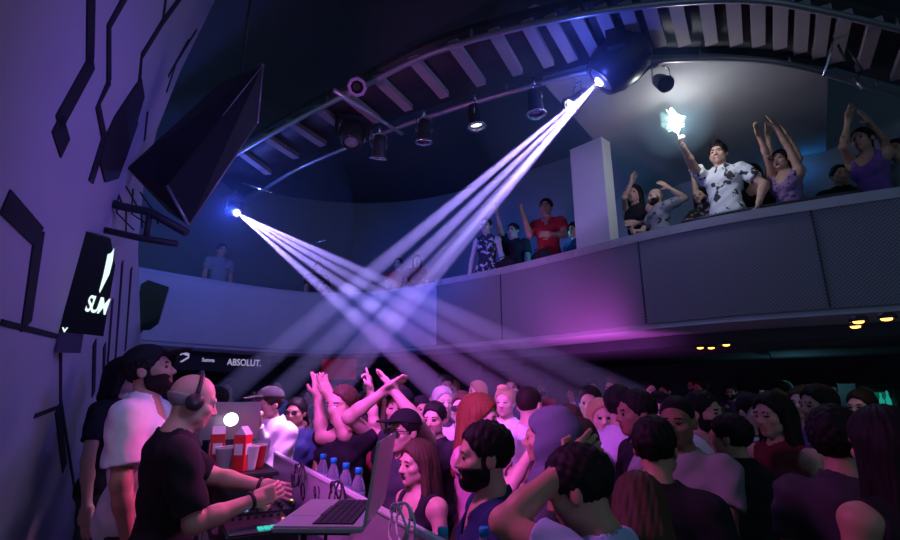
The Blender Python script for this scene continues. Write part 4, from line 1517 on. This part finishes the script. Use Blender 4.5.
def person(px, py, hpx, face=0, label='', group=None, floor=None, skin='light', hairc='dark', topc='black', pants='charcoal', topname='shirt', key=None, ik=None, s=None,
           capc='black', hoodc='charcoal', depth=None, gal=.42, glasses=False, **kw):
    """head centre at pixel (px, py), head height hpx; face: 0 towards the picture taker, 90 to picture right"""
    d = depth or .235 * FPX / hpx
    d0 = d
    if floor == GF:
        d = depth = gal_depth(px, py, gal)
    elif floor is None:
        base_d, best = d, None
        for stp in sorted([q * .02 for q in range(-6, 44)], key=abs):
            dd = base_d * (1 + stp * .5)
            H = at(px, py, dd)
            lb = bl((H.x, H.y, 0))
            if lb.y > -.34 and -1 < lb.x < LEN + .25: continue
            if all((H.x - c[0]) ** 2 + (H.y - c[1]) ** 2 > .37 ** 2 for c in CROWD): best = dd; break
        d = best or base_d
        if best is None: print('CROWDED', label)
    H = at(px, py, d)
    if floor is None: floor = .30 if H.y > 5.9 else 0.
    hl = hc_of(*(kw.get(k, z) for k, z in (('lean', 0), ('side', 0), ('twist', 0), ('head', (0, 0, 0)))))
    sc = (H.z - floor) / hl[2]
    if s: sc = s
    sc = min(max(sc, .90), 1.12)
    ang = math.atan2(-H.y, -H.x) + math.radians(face)      # world direction faced
    rz = ang - PI / 2
    Rz = rotz(rz)
    off = Rz @ hl * sc
    root = Vector((H.x - off[0], H.y - off[1], H.z - hl[2] * sc))
    if abs(root.z - floor) > .1: print('ZOFF', round(root.z - floor, 2), label)
    root.z = floor
    if ik:
        arms = []
        for a in ik:
            if isinstance(a, str): arms.append(a); continue
            (wx, wy, wd), (ex, ey, ed), cu = a
            loc = lambda p: Rz.T @ (np.array(p) - np.array(root)) / sc
            wd, ed = wd + d - d0, ed + d - d0
            wl, el = loc(at(wx, wy, wd)), loc(at(ex, ey, ed))
            arms.append((wl, None, cu, el))
        # elbow hint = elbow target minus shoulder-wrist chord midpoint
        fixed = []
        for i, a in enumerate(arms):
            if isinstance(a, str): fixed.append(a); continue
            sx = 1 if i == 0 else -1
            S = np.array([sx * .18, 0, 1.38])
            fixed.append((a[0], a[3] - (S + a[0]) / 2, a[2]))
        kw['arms'] = tuple(fixed)
    kw.setdefault('h', float(np.clip(d * .0026, .005, .012)))
    if key is None or key not in FIGS:
        f = build_figure(seed=len(PEOPLE), **kw)
        if key: FIGS[key] = f
    else: f = FIGS[key]
    o = empty('person', root, rz, label, 'person', group)
    o.scale = (sc, sc, sc)
    sk = SKIN[skin]
    slot_obj('body', f.body[0], [sk, M_EYE, HAIRM[hairc], LIPM[skin]], o)
    if f.hair: slot_obj('hair', f.hair, [HAIRM[hairc]], o)
    if f.beard: slot_obj('beard', f.beard, [HAIRM[hairc]], o)
    if f.cap: slot_obj('cap', f.cap, [CLOTH[capc]], o)
    if f.hood: slot_obj('hood', f.hood, [CLOTH[hoodc]], o)
    if f.top: slot_obj(topname, f.top, [CLOTH[topc]], o)
    if f.trousers: slot_obj('trousers', f.trousers, [CLOTH[pants]], o)
    if f.shoes: slot_obj('shoe_pair', f.shoes, [CLOTH['black']], o)
    if glasses:
        hM = Matrix([list(q) for q in f.Rh]).to_4x4(); hM.translation = Vector(f.hc)
        bm = bmesh.new()
        for sx in (1, -1):
            prism(bm, [(sx * .034 + .025 * math.cos(a) * (1.05 - .1 * math.sin(a)), .020 * math.sin(a)) for a in [2 * PI * q / 14 for q in range(14)]], .005, hM @ Matrix.Translation((0, .104, -.004)) @ Matrix.Rotation(PI / 2, 4, 'X') @ Matrix.Rotation(0, 4, 'Z'))
            tube(bm, [hM @ Vector(q) for q in ((sx * .058, .100, .004), (sx * .076, .05, .004), (sx * .082, -.02, .0))], .003, 5)
        tube(bm, [hM @ Vector(q) for q in ((-.012, .106, .002), (0, .109, .004), (.012, .106, .002))], .003, 5)
        obj('glasses', bm, M_PLAST, o)
    PEOPLE.append(o)
    CROWD.append((root.x, root.y, px, py, hpx, d))
    o_fig = Fig(); o_fig.o = o; o_fig.f = f; o_fig.sc = sc; o_fig.Rz = Rz; o_fig.root = root
    return o_fig


R_ = math.radians
GF = ZB + .19
def gal_depth(px, py, off_):
    P_ = offs(PATH, off_)
    rr_ = ray(px, py)
    for a, b in zip(P_, P_[1:]):
        # plan intersection of the sight line with the path
        ex, ey = b.x - a.x, b.y - a.y
        den = rr_.x * ey - rr_.y * ex
        if abs(den) < 1e-9: continue
        t = (a.x * ey - a.y * ex) / den
        k = ((rr_.x * t - a.x) * ex + (rr_.y * t - a.y) * ey) / (ex * ex + ey * ey)
        if t > 0 and -.001 <= k <= 1.001: return t
    return 6.0


# ---- on the stage
dj = person(194, 401, 60, 100, 'bald person in black shirt with headphones working the mixer', floor=.2, skin='light', hairc='grey', topc='black', hair='fringe', topname='shirt', girth=1.0, lean=.03, head=(0, -.2, 0),
            ik=[((254, 500, 2.2), (222, 508, 2.1), .7), ((262, 486, 2.5), (214, 478, 2.5), .7)], sleeve=.85, neck='crew', depth=2.3)
# headphones (worn: part of the figure), wrist bands
f, o = dj.f, dj.o
hR = Matrix([list(r_) for r_ in f.Rh]).to_4x4(); hR.translation = Vector(f.hc)
bm = bmesh.new()
pts = [Vector((.088 * math.cos(a), -.012, .02 + .112 * math.sin(a))) for a in [PI * k / 16 for k in range(17)]]
tube(bm, [hR @ p for p in pts], .010, 8)
hp = obj('headphones', bm, M_PLAST, o)
for sx in (1, -1):
    bm = bmesh.new()
    lathe(bm, [(.0, 0), (.036, 0), (.040, .012), (.034, .028), (.0, .03)], 18, hR @ Matrix.Translation((sx * .082, -.012, -.006)) @ Matrix.Rotation(sx * PI / 2, 4, 'Y'))
    obj('ear_cup', bm, M_BLACKM, hp)
for i in (0, 1):
    S, E, W, _ = f.J[i]
    d_ = unit(W - E)
    bm = bmesh.new()
    c_ = W - d_ * .012
    u, w_, dd = frame_of(d_)
    tube(bm, [Vector(c_) + (u * math.cos(a) + w_ * math.sin(a)) * .033 for a in [2 * PI * k / 20 for k in range(20)]], .009, 8, closed=True)
    obj('wristband', bm, M_PLAST, o)
mate = person(151, 364, 46, 72, 'bearded person in black cap and white scoop shirt looking up behind the bald DJ', floor=.2, skin='tan', hairc='black', topc='white', cap='forwards', beard=1.2, head=(0, .22, 0), neck='scoop', sleeve=.75,
              arms=('down', 'down'), hem=.80, loose=.012, depth=2.75, pants='charcoal', girth=.95, lean=-.03)
person(127, 377, 32, 60, 'dark-haired person half hidden behind the bearded man in white', floor=.2, skin='light', hairc='black', topc='black', hair='bob', fem=True, depth=3.6)
person(214, 391, 33, -75, 'short-haired person in dark shirt standing behind the rear laptop', skin='light', hairc='dark', topc='navy', hair='short', depth=4.6)
person(195, 380, 26, 100, 'person in dark cap beyond the bald head, under the zigzag sign', skin='tan', hairc='black', topc='black', cap='forwards', depth=4.4)
person(268, 404, 34, -60, 'person in bright white hooded top and cap leaning over the booth panel', skin='light', hairc='dark', topc='white', cap='forwards', capc='charcoal', topname='hooded_top', sleeve=1., loose=.02, girth=1.1, lean=.1,
       ik=[((257, 425, 3.8), (262, 442, 3.8), 1.5), 'front'], depth=4.1)
person(297, 395, 27, -25, 'person in dark sunglasses and dusky blue top at the left of the raised arms', skin='tan', hairc='black', topc='navy', depth=4.4, s=1.06, glasses=True)
person(416, 463, 47, -55, 'long brown-haired person with open mouth and bare shoulders in front', skin='light', hairc='brown', topc='black', fem=True, hair='long', mouth=.7, neck='scoop', sleeve=0, depth=2.62, topname='tank_top', arms=('down', 'down'))
# ---- raised arms cluster left of centre
person(342, 405, 38, -40, 'person in dark top with both hands spread high, nearest the red banner', skin='light', hairc='brown', topc='black', hair='short', depth=3.0,
       ik=[((330, 398, 2.95), (362, 446, 2.7), .25), ((318, 398, 3.05), (311, 428, 2.95), .2)], sleeve=.6)
person(403, 431, 38, -45, 'person in dark cap and wide sunglasses below the clapping hands', skin='light', hairc='black', topc='charcoal', cap='forwards', glasses=True, depth=2.95)
person(399, 407, 36, -15, 'person in dark cap clapping with both hands high above the crowd centre', skin='fair', hairc='brown', topc='black', cap='backwards', depth=3.4,
       ik=[((383, 392, 3.25), (352, 412, 3.2), .2), ((394, 391, 3.25), (417, 424, 3.15), .15)], sleeve=0, topname='tank_top', palm=(None, None))
person(362, 418, 32, -20, 'person raising one finger between the two pairs of raised hands', skin='fair', hairc='dark', topc='maroon', depth=3.75, ik=['front', ((369, 381, 3.7), (366, 405, 3.6), 'point')], s=.98)
person(434, 419, 31, -20, 'short-haired person in black shirt behind the bare-shouldered one', skin='light', hairc='black', topc='black', hair='short', depth=3.4)
person(483, 455, 60, -78, 'bearded person in navy vee-neck shirt facing left in the front row', skin='light', hairc='black', topc='navy', hair='short', beard=1.6, neck='vee', depth=1.92, arms=('down', ((-.02, .26, 1.12), (-.6, 0, -.4), .5)), sleeve=.7)
aub = person(481, 417, 38, 70, 'auburn long-haired person in profile facing right in the middle rows', skin='fair', hairc='auburn', topc='pink', fem=True, hair='long', depth=3.0, arms=('phone', 'phone'), head=(0, -.1, 0))
person(545, 437, 46, -95, 'person wearing pulled-up blue grey hood in the middle of the crowd', skin='tan', hairc='black', topc='blue grey', hoodc='blue grey', hood=True, depth=2.5, topname='hooded_top', sleeve=1., loose=.02)
person(581, 442, 50, 178, 'person seen from behind, round dark hair, right of the blue grey hood', skin='tan', hairc='dark', topc='black', hair='bob', fem=True, depth=2.35)
person(577, 488, 78, -105, 'dark-haired person in pale blue shirt with forearm laid across the head', skin='tan', hairc='black', topc='pale blue', hair='short', depth=1.5, girth=.95, lean=.08,
       ik=['down', ((566, 467, 1.5), (510, 489, 1.5), .8)], head=(0, -.25, 0))
person(641, 512, 74, 175, 'person low at bottom edge with brown hair lit pink on top', skin='tan', hairc='brown', topc='black', hair='bob', fem=True, depth=1.62, head=(0, -.5, 0), lean=.2)
person(620, 406, 37, 165, 'person seen from behind in lilac shirt with black hair', skin='light', hairc='black', topc='lilac', hair='short', depth=3.35, sleeve=.7, loose=.01, girth=.9)
person(635, 413, 36, -65, 'dark-skinned person facing left beside the lilac shirt', skin='brown', hairc='black', topc='black', hair='short', depth=3.15)
person(661, 396, 36, -30, 'tall person in white vee-neck shirt with swept-up black hair', skin='fair', hairc='black', topc='white', hair='quiff', depth=3.75, sleeve=.7, neck='vee', s=1.08)
person(677, 421, 35, -15, 'dark-skinned person hands clasped below the tall person with swept-up hair', skin='brown', hairc='black', topc='grey', hair='buzz', depth=2.72, arms=('chest', 'chest'))
person(705, 412, 37, 60, 'bearded person in white collar facing right, right of centre', skin='light', hairc='black', topc='white', hair='short', beard=1.4, depth=3.2, neck='vee', sleeve=1.)
person(729, 437, 48, -110, 'person in black jacket turned away, in front of the bearded white collar wearer', skin='tan', hairc='black', topc='black', hair='short', depth=2.4, sleeve=1., loose=.015, girth=1.05, topname='jacket')
person(753, 411, 28, 40, 'person in black and white striped top right of the black jacket', skin='fair', hairc='black', topc='striped', fem=True, hair='bun', depth=3.7, sleeve=0, arms=('front', 'drink'))
person(772, 415, 36, -40, 'long dark-haired person beside the striped top', skin='light', hairc='black', topc='maroon', fem=True, hair='long', depth=3.0, sleeve=0)
person(773, 456, 44, 150, 'person with big dark hair and bare arm raised in front at lower right', skin='tan', hairc='black', topc='black', fem=True, hair='long', depth=2.5, arms=('down', 'drink'), sleeve=0)
person(801, 396, 25, -20, 'pink lit person in pink top far right of the crowd', skin='fair', hairc='brown', topc='pink', fem=True, hair='bun', depth=4.3)
person(818, 405, 34, -50, 'short-haired person in purple top at the right side', skin='tan', hairc='black', topc='purple', hair='short', depth=3.2)
person(838, 440, 50, 170, 'person with dark curly hair seen from behind at right', skin='tan', hairc='black', topc='charcoal', hair='curly', depth=2.1)
person(884, 446, 66, -140, 'big dark-haired person at right edge with bare arm hanging', skin='tan', hairc='black', topc='black', fem=True, hair='long', depth=1.7, sleeve=0)
person(858, 388, 27, -30, 'short-haired person beside the teal shelf at right', skin='fair', hairc='dark', topc='black', depth=4.0, s=1.1)
person(656, 447, 46, 165, 'person in black seen from behind, dark hair just below the lilac shirt', skin='tan', hairc='black', topc='black', hair='short', depth=2.1)
person(505, 402, 24, -20, 'fair person with spiky hair beneath the left beams', skin='fair', hairc='blond', topc='white', hair='quiff', depth=4.6)
person(462, 408, 28, -15, 'pale-lit person in dark glasses left of the auburn hair', skin='fair', hairc='brown', topc='lilac', hair='short', depth=4.0, glasses=True)
person(443, 397, 26, 20, 'grey-haired person in dark shirt below the beams', skin='light', hairc='grey', topc='charcoal', hair='short', depth=4.4)
person(530, 405, 30, 150, 'person with close-cropped hair turned away, left of the hood', skin='fair', hairc='dark', topc='white', hair='buzz', depth=3.6)
person(567, 402, 31, -10, 'person with bright lit face in white shirt behind the hood', skin='fair', hairc='brown', topc='white', hair='short', depth=3.5, s=1.04)
person(590, 402, 27, -10, 'dusky person between the bright white shirt and the blond hair', skin='tan', hairc='black', topc='navy', hair='short', depth=4.2)
person(601, 417, 30, 15, 'blond person left of the lilac shirt', skin='fair', hairc='blond', topc='white', fem=True, hair='long', depth=3.5)

# ---- on the gallery (floor 2.66)
spk = person(718, 154, 26, -12, 'short-haired person in printed white shirt holding up a burning sparkler', floor=GF, skin='light', hairc='black', topc='printed white', pants='denim', hair='quiff', depth=4.92,
             ik=[((683, 147, 4.7), (692, 178, 4.8), 1.3), 'side'], h=.007)
person(634, 194, 22, -20, 'dark-haired person in black with one raised hand beside the column', floor=GF, gal=.85, skin='light', hairc='black', topc='black', fem=True, hair='long', depth=5.75, ik=[((631, 183, 5.7), (624, 203, 5.7), .2), 'front'], h=.008, sleeve=0)
person(655, 197, 23, -55, 'bald bearded person in grey printed shirt, arm raised, near the column', floor=GF, skin='light', hairc='dark', topc='printed grey', hair=None, beard=.6, depth=5.5, ik=['front', ((669, 188, 5.4), (679, 206, 5.3), .2)], h=.008)
person(698, 178, 23, -20, 'person in floral top behind the raised sparkler arm', floor=GF, gal=.95, skin='light', hairc='black', topc='floral', fem=True, hair='long', depth=5.45, ik=['front', ((693, 176, 5.4), (688, 190, 5.4), .3)], h=.008, s=.94)
person(752, 174, 24, -15, 'person in black strappy top between the sparkler holder and arm raiser', floor=GF, gal=.95, skin='light', hairc='black', topc='black', fem=True, hair='long', neck='scoop', sleeve=0, depth=5.15, h=.008)
person(781, 160, 25, -30, 'person in striped purple tank top with both arms stretched high', floor=GF, skin='tan', hairc='black', topc='checked', fem=True, hair='pony', sleeve=0, neck='scoop', depth=4.75, ik=[((757, 128, 4.7), (766, 152, 4.7), .2), ((774, 124, 4.7), (796, 142, 4.7), .2)], mouth=.6, h=.007, topname='tank_top')
person(774, 150, 22, -25, 'person raising crossed arms just behind the purple tank top', floor=GF, gal=.95, skin='tan', hairc='black', topc='black', fem=True, hair='bun', sleeve=0, depth=5.25, ik=[((768, 116, 5.2), (772, 132, 5.2), .3), ((789, 138, 5.2), (797, 146, 5.2), .3)], h=.008, s=1.06)
person(861, 134, 25, -25, 'person in purple tank top with hands over head at far right gallery', floor=GF, gal=.9, skin='tan', hairc='black', topc='purple', fem=True, hair='pony', sleeve=0, neck='scoop', depth=4.75, ik=[((848, 122, 4.7), (843, 142, 4.7), .2), ((869, 122, 4.7), (884, 140, 4.7), .2)], h=.008, topname='tank_top')
person(838, 166, 20, 20, 'dim person in black left of the far right tank top on gallery', floor=GF, gal=1.9, skin='tan', hairc='black', topc='black', depth=5.6, h=.010)
person(897, 150, 25, -20, 'person in grey shirt cut by the right edge of the gallery', floor=GF, gal=1.0, skin='tan', hairc='black', topc='grey', depth=4.7, h=.010)
person(546, 206, 19, -15, 'person in open red shirt making a two-finger sign left of column', floor=GF, skin='tan', hairc='black', topc='red', hair='short', neck='vee', depth=6.75, ik=[((524, 217, 6.5), (529, 238, 6.5), .2), 'front'], h=.008)
person(486, 226, 18, -15, 'person with black choker and floral top on gallery beside the beams', floor=GF, skin='fair', hairc='dark', topc='floral', fem=True, hair='bun', sleeve=0, depth=7.35, h=.008)
person(513, 228, 17, -30, 'dim person with one arm straight up behind choker wearer', floor=GF, gal=.95, skin='tan', hairc='black', topc='black', depth=7.6, ik=[((497, 213, 7.5), (500, 232, 7.5), .3), 'down'], h=.009)
person(574, 231, 16, -40, 'small dark-haired person just left of the column on gallery', floor=GF, gal=.95, skin='light', hairc='black', topc='navy', hair='curly', depth=7.2, s=.95, h=.009)
person(398, 268, 15, -10, 'pink lit person in red top on gallery behind crossing beams', floor=GF, skin='light', hairc='dark', topc='red', depth=8.7, h=.010)
person(417, 262, 15, 10, 'pink lit person in maroon top on gallery, right one behind the crossing beams', floor=GF, skin='light', hairc='black', topc='maroon', fem=True, hair='long', depth=8.4, h=.010)
person(318, 271, 14, 10, 'dim person in black on gallery behind the left beams', floor=GF, skin='tan', hairc='black', topc='black', depth=9.3, h=.011)
person(222, 250, 15, 20, 'dim person in grey on rear gallery just under the left beam lamp', floor=GF, skin='tan', hairc='black', topc='grey', depth=8.6, h=.011)

# ---- the sparkler in the raised hand
f, o = spk.f, spk.o
S, E, W, _ = f.J[0]
hw = spk.root + Vector(spk.Rz @ (W + unit(W - E) * .075) * spk.sc)
r = empty('sparkler', hw, 0, 'burning sparkler blazing white in the raised hand on the gallery', 'sparkler')
tilt = Vector((-.16, -.05, 1)).normalized()
bm = bmesh.new(); tube(bm, [-tilt * .06, tilt * .13], .008, 8); obj('stick', bm, mat('card tube', (.5, .5, .5), .6), r)
M_FL = emis('sparkler flame', (.80, 1, .97), 14)
bm = bmesh.new()
A = aim(tilt * .12, tilt)
lathe(bm, [(.012, 0), (.038, .04), (.052, .10), (.045, .17), (.028, .23), (.006, .29)], 12, A)
bmesh.ops.subdivide_edges(bm, edges=bm.edges[:], cuts=1, use_grid_fill=True)
for v in bm.verts: v.co += Vector((random.uniform(-1, 1), random.uniform(-1, 1), random.uniform(-1, 1))) * .011
for f_ in bm.faces: f_.smooth = True
obj('flame', bm, M_FL, r)
bm = bmesh.new()
for k in range(60):
    a = random.uniform(0, 2 * PI); e = random.uniform(-.5, 1.3); L = random.uniform(.05, .13)
    dv = Vector((math.cos(a) * math.cos(e), math.sin(a) * math.cos(e), math.sin(e)))
    b0 = tilt * random.uniform(.15, .32)
    tube(bm, [b0 + dv * L * .45, b0 + dv * L], [.0025, .001], 4)
obj('sparks', bm, M_FL, r, kind='stuff')
fl = hw + tilt * .25
light('sparkler_light', 'POINT', fl + Vector((0, -.16, -.12)), (.85, .90, 1), 13, shadow_soft_size=.06)
bm = bmesh.new()
for (dx, dz, rr) in ((-.10, .03, .055), (-.12, -.04, .04), (-.08, -.08, .035), (-.13, .08, .035)):
    bmesh.ops.create_icosphere(bm, subdivisions=3, radius=rr, matrix=Matrix.Translation(fl + Vector((dx, 0, dz))))
obj('smoke', bm, haze_mat('sparkler smoke', 5., (.5, 1, .95)), kind='stuff', label='cyan lit smoke puff left of the burning sparkler', cat='smoke')
bm = bmesh.new(); bmesh.ops.create_icosphere(bm, subdivisions=3, radius=.42, matrix=Matrix.Translation(fl))
obj('haze', bm, haze_mat('thin smoke', .16, (.45, .8, 1)), kind='stuff', label='thin blue haze around the burning sparkler', cat='haze')

# ---- camera in the auburn-haired person's hands
hs = [aub.root + Vector(aub.Rz @ (aub.f.J[i][2] + unit(aub.f.J[i][2] - aub.f.J[i][1]) * .085)) * aub.sc for i in (0, 1)]
fwd = Vector(aub.Rz @ np.array([0, 1., 0]))
cmid = (hs[0] + hs[1]) / 2 + fwd * .02
ry = math.atan2(fwd.y, fwd.x) - PI / 2
r = empty('camera_compact', cmid, ry, 'dark compact camera held up by the auburn-haired person', 'camera')
obj('camera_body', rbox((0, 0, .0), (.115, .036, .072), .006, 2), M_PLAST, r)
bm = bmesh.new(); lathe(bm, [(.03, .015), (.03, .04), (.026, .05), (.022, .048)], 18, Matrix.Rotation(-PI / 2, 4, 'X')); obj('lens', bm, M_BLACKM, r)
bm = bmesh.new(); box(bm, (-.03, -.0, .041), (.03, .03, .014)); obj('viewfinder', bm, M_PLAST, r)
# dark bags lying on the gallery edge
CAPP = offs(PATH, .05)
for px_, lab, sc_ in ((505, 'dark bag slumped on the gallery edge below the choker wearer', 1.), (541, 'dark bag slumped on the gallery edge below the red shirt', .9)):
    p, t = wall_pt(px_, 262, CAPP)
    if t.x < 0: t = -t
    r = empty('shoulder_bag', Vector((p.x, p.y, ZT + .082)), math.atan2(t.y, t.x), lab, 'bag', 'dark bags on the gallery edge')
    bm = bmesh.new()
    bmesh.ops.create_uvsphere(bm, u_segments=20, v_segments=12, radius=1)
    for v in bm.verts:
        v.co = Vector((v.co.x * .19 * sc_ * (1 - .12 * v.co.z), v.co.y * .075 * sc_, (max(v.co.z, -.75) + .75) * .085 * sc_ * (1 + .12 * math.sin(v.co.x * 3))))
    for f_ in bm.faces: f_.smooth = True
    obj('bag_body', bm, CLOTH['black'], r)
    bm = bmesh.new(); tube(bm, [(-.13 * sc_, 0, .10 * sc_), (-.07 * sc_, -.02, .165 * sc_), (.05 * sc_, -.02, .17 * sc_), (.13 * sc_, 0, .10 * sc_)], .008, 6); obj('strap', bm, CLOTH['charcoal'], r)

# ---- the rest of the crowd
bm = bmesh.new(); box(bm, (1.2, 9.2, .15), (14.5, 6.5, .3)); struct('floor_raised', bm, M_FLOOR)
VAR = []
for i, (fem, hair, cap_, beard_, arms_, slv, nk, mo) in enumerate((
        (0, 'short', None, 0, ('down', 'down'), .62, 'crew', 0), (0, 'quiff', None, 1, ('front', 'down'), .62, 'vee', 0), (1, 'long', None, 0, ('down', 'drink'), 0, 'scoop', .4), (1, 'bun', None, 0, ('front', 'front'), .3, 'scoop', 0),
        (0, 'short', 'backwards', .8, ('drink', 'down'), .7, 'crew', 0), (1, 'long', None, 0, ('down', 'down'), .5, 'crew', 0), (0, 'curly', None, 1.3, ('chest', 'down'), 1., 'crew', .3), (0, 'buzz', None, 0, ('phone', 'phone'), .7, 'crew', 0),
        (0, 'short', None, .8, ('up', 'down'), .62, 'crew', .5), (1, 'pony', None, 0, ('upbent', 'upbent'), 0, 'scoop', .5), (0, 'short', 'forwards', 0, ('down', 'down'), .65, 'crew', 0), (1, 'bob', None, 0, ('down', 'front'), .4, 'vee', 0))):
    VAR.append(dict(fem=bool(fem), hair=hair, cap=cap_, beard=beard_, arms=arms_, sleeve=slv, neck=nk, mouth=mo, h=.011))
HNAME = {'short': 'short', 'quiff': 'swept-up', 'long': 'long', 'bun': 'tied-up', 'curly': 'curly', 'buzz': 'cropped', 'pony': 'ponytailed', 'bob': 'bobbed'}
rr = random.Random(21)
fill = []
tries = 0
PATHXY = PATH
while len(fill) < 58 and tries < 60000:
    tries += 1
    d = rr.uniform(2.9, 8.6) if rr.random() < .8 else rr.uniform(3.0, 5.0)
    px = rr.uniform(205, 905)
    fl_ = .30 if d > 6.0 else 0.
    sc = rr.uniform(.95, 1.07)
    z = fl_ + 1.615 * sc
    # pixel row of that height at that depth
    Hh = None
    for py in range(380, 470):
        if at(px, py, d).z <= z: Hh = py; break
    if Hh is None: continue
    H = at(px, Hh, d)
    if d > 5.8 and H.y < 6.15 and fl_ > 0: continue
    lb = bl((H.x, H.y, 0))
    if lb.y > -.42 and lb.x < LEN + .6: continue
    if H.x < -3.2 or H.x > 7.8 or H.y > 9.2: continue
    if H.y > 7.0 and H.x < -.5 and rr.random() < .5: continue
    if any((H.x - c[0]) ** 2 + (H.y - c[1]) ** 2 < .50 ** 2 for c in CROWD): continue
    hp_ = .235 * FPX / d
    if any(d < c[5] and abs(px - c[2]) < (c[4] * .62 + hp_ * .8) and Hh - hp_ * .55 < c[3] + c[4] * .6 and c[3] < 480 for c in CROWD if c[3] > 330): continue
    v = rr.randrange(len(VAR))
    if VAR[v]['arms'][0].startswith('up') and (d > 4.6 or px > 600): continue
    CROWD.append((H.x, H.y, px, Hh, hp_, d))
    fill.append((px, Hh, hp_, d, v, fl_, sc))
rows = [('nearest row', 0, 3.4), ('second row', 3.4, 4.1), ('third row', 4.1, 4.9), ('fourth row', 4.9, 5.8), ('fifth row', 5.8, 7.0), ('rearmost row', 7.0, 99)]
ORD = ['first', 'second', 'third', 'fourth', 'fifth', 'sixth', 'seventh', 'eighth', 'ninth', 'tenth', 'eleventh', 'twelfth', 'thirteenth', 'fourteenth', 'fifteenth', 'sixteenth', 'seventeenth', 'eighteenth', 'nineteenth'] + ['twentieth'] + ['twenty-' + q for q in ('first', 'second', 'third', 'fourth', 'fifth', 'sixth', 'seventh', 'eighth', 'ninth')] + [f'{q}th' for q in range(30, 60)]
used = set()
tc_ = ['black', 'charcoal', 'navy', 'white', 'grey', 'maroon', 'lilac', 'pale blue', 'purple', 'pink', 'red', 'black', 'blue', 'teal', 'white', 'white']
for rn, a, b in rows:
    R2 = sorted([q for q in fill if a <= q[3] < b])
    for i, (px, py, hp_, d, v, fl_, sc) in enumerate(R2):
        V_ = VAR[v]
        top = rr.choice(tc_); hc_ = rr.choice(['black', 'dark', 'brown', 'black', 'dark', 'blond'] if V_['fem'] else ['black', 'black', 'dark', 'brown'])
        hn = {'cap': 0}
        desc = f"person with {HNAME[V_['hair']]} {hc_} hair" if not V_['cap'] else 'person in black cap'
        act = {'up': ', one arm up', 'upbent': ', arms up', 'phone': ', hands raised'}.get(V_['arms'][0], '')
        lab = f"{desc}, {top} top{act}, {ORD[i]} from left, {rn}"
        n0 = len(CROWD)
        person(px, py, hp_, rr.choice([-40, -25, -15, -50, 0, 15, -70, 30]), lab, f"people in the {rn} of the crowd", floor=fl_, skin=rr.choice(['fair', 'light', 'light', 'tan', 'tan', 'brown']), hairc=hc_, topc=top,
               pants=rr.choice(['charcoal', 'denim', 'black']), key=('v', v), depth=d, **V_)
        del CROWD[n0:]
# ------------------------------------------------------------------ room lights
VIO = (.19, .11, 1.0)
MAG = (.74, .12, 1.0)
light('violet_wash', 'SPOT', (2.0, 1.0, 3.4), VIO, 300, (-2.9, 3.5, 2.9), spot_size=.85, spot_blend=1, shadow_soft_size=.3)
light('stage_pink', 'SPOT', (-1.0, 2.9, 3.7), MAG, 760, (-.2, 5.0, 1.3), spot_size=1.15, spot_blend=1, shadow_soft_size=.12)
light('front_pink', 'SPOT', (-.9, .9, 3.2), MAG, 560, (.25, 4.2, 1.4), spot_size=.95, spot_blend=1, shadow_soft_size=.15)
light('side_pink', 'SPOT', (-1.4, 2.0, 3.3), (.95, .14, .8), 150, (.1, 2.0, 1.4), spot_size=1.3, spot_blend=1, shadow_soft_size=.15)
light('bar_pink', 'SPOT', (-.9, 4.6, 3.4), (.95, .4, 1), 600, (-1.6, 4.2, 1.5), spot_size=.75, spot_blend=1, shadow_soft_size=.1)
light('dj_pink', 'SPOT', (-.1, 3.6, 2.7), (1, .12, .6), 240, (-1.2, 2.5, 1.6), spot_size=.7, spot_blend=1, shadow_soft_size=.12)
light('gallery_violet', 'SPOT', (-1.2, 3.8, 3.6), (.20, .10, 1), 80, (-2.6, 8.6, 2.9), spot_size=1.1, spot_blend=1, shadow_soft_size=.3)
light('parapet_violet', 'SPOT', (-.9, 3.4, 2.6), (.50, .18, 1), 280, (.75, 6.9, 3.3), spot_size=.78, spot_blend=1, shadow_soft_size=.2)
light('soffit_pink', 'SPOT', (1.2, 5.2, 2.0), (.85, .12, 1), 80, (1.8, 6.1, 2.62), spot_size=1.5, spot_blend=1, shadow_soft_size=.1)
light('truss_violet', 'SPOT', (-1.6, 3.0, 3.4), (.8, .25, 1), 45, (-.4, 5.0, 5.1), spot_size=.9, spot_blend=1, shadow_soft_size=.1)
light('gallery_blue', 'SPOT', (-1.2, 5.5, 4.9), (.02, .09, 1), 300, (.2, 9.5, 4.0), spot_size=1.4, spot_blend=1, shadow_soft_size=.2)
light('gallery_teal', 'POINT', (1.7, 7.3, 4.4), (.02, .45, 1), 12, shadow_soft_size=.2)
light('gallery_right_blue', 'POINT', (5.0, 6.2, 4.9), (.01, .3, 1), 6, shadow_soft_size=.15)
light('stage_violet', 'SPOT', (.5, 1.0, 3.5), (.55, .48, 1), 70, (-1.5, 2.7, 1.6), spot_size=.5, spot_blend=1, shadow_soft_size=.15)
light('teal_fill', 'POINT', (5.2, 7.4, 2.0), (.15, .5, .65), 7, shadow_soft_size=.3)  # unseen fill, added to lift the dark under the right gallery
light('column_violet', 'SPOT', (-.6, 3.2, 3.2), (.42, .27, 1), 130, (1.8, 6.0, 4.5), spot_size=.34, spot_blend=.6, shadow_soft_size=.1)
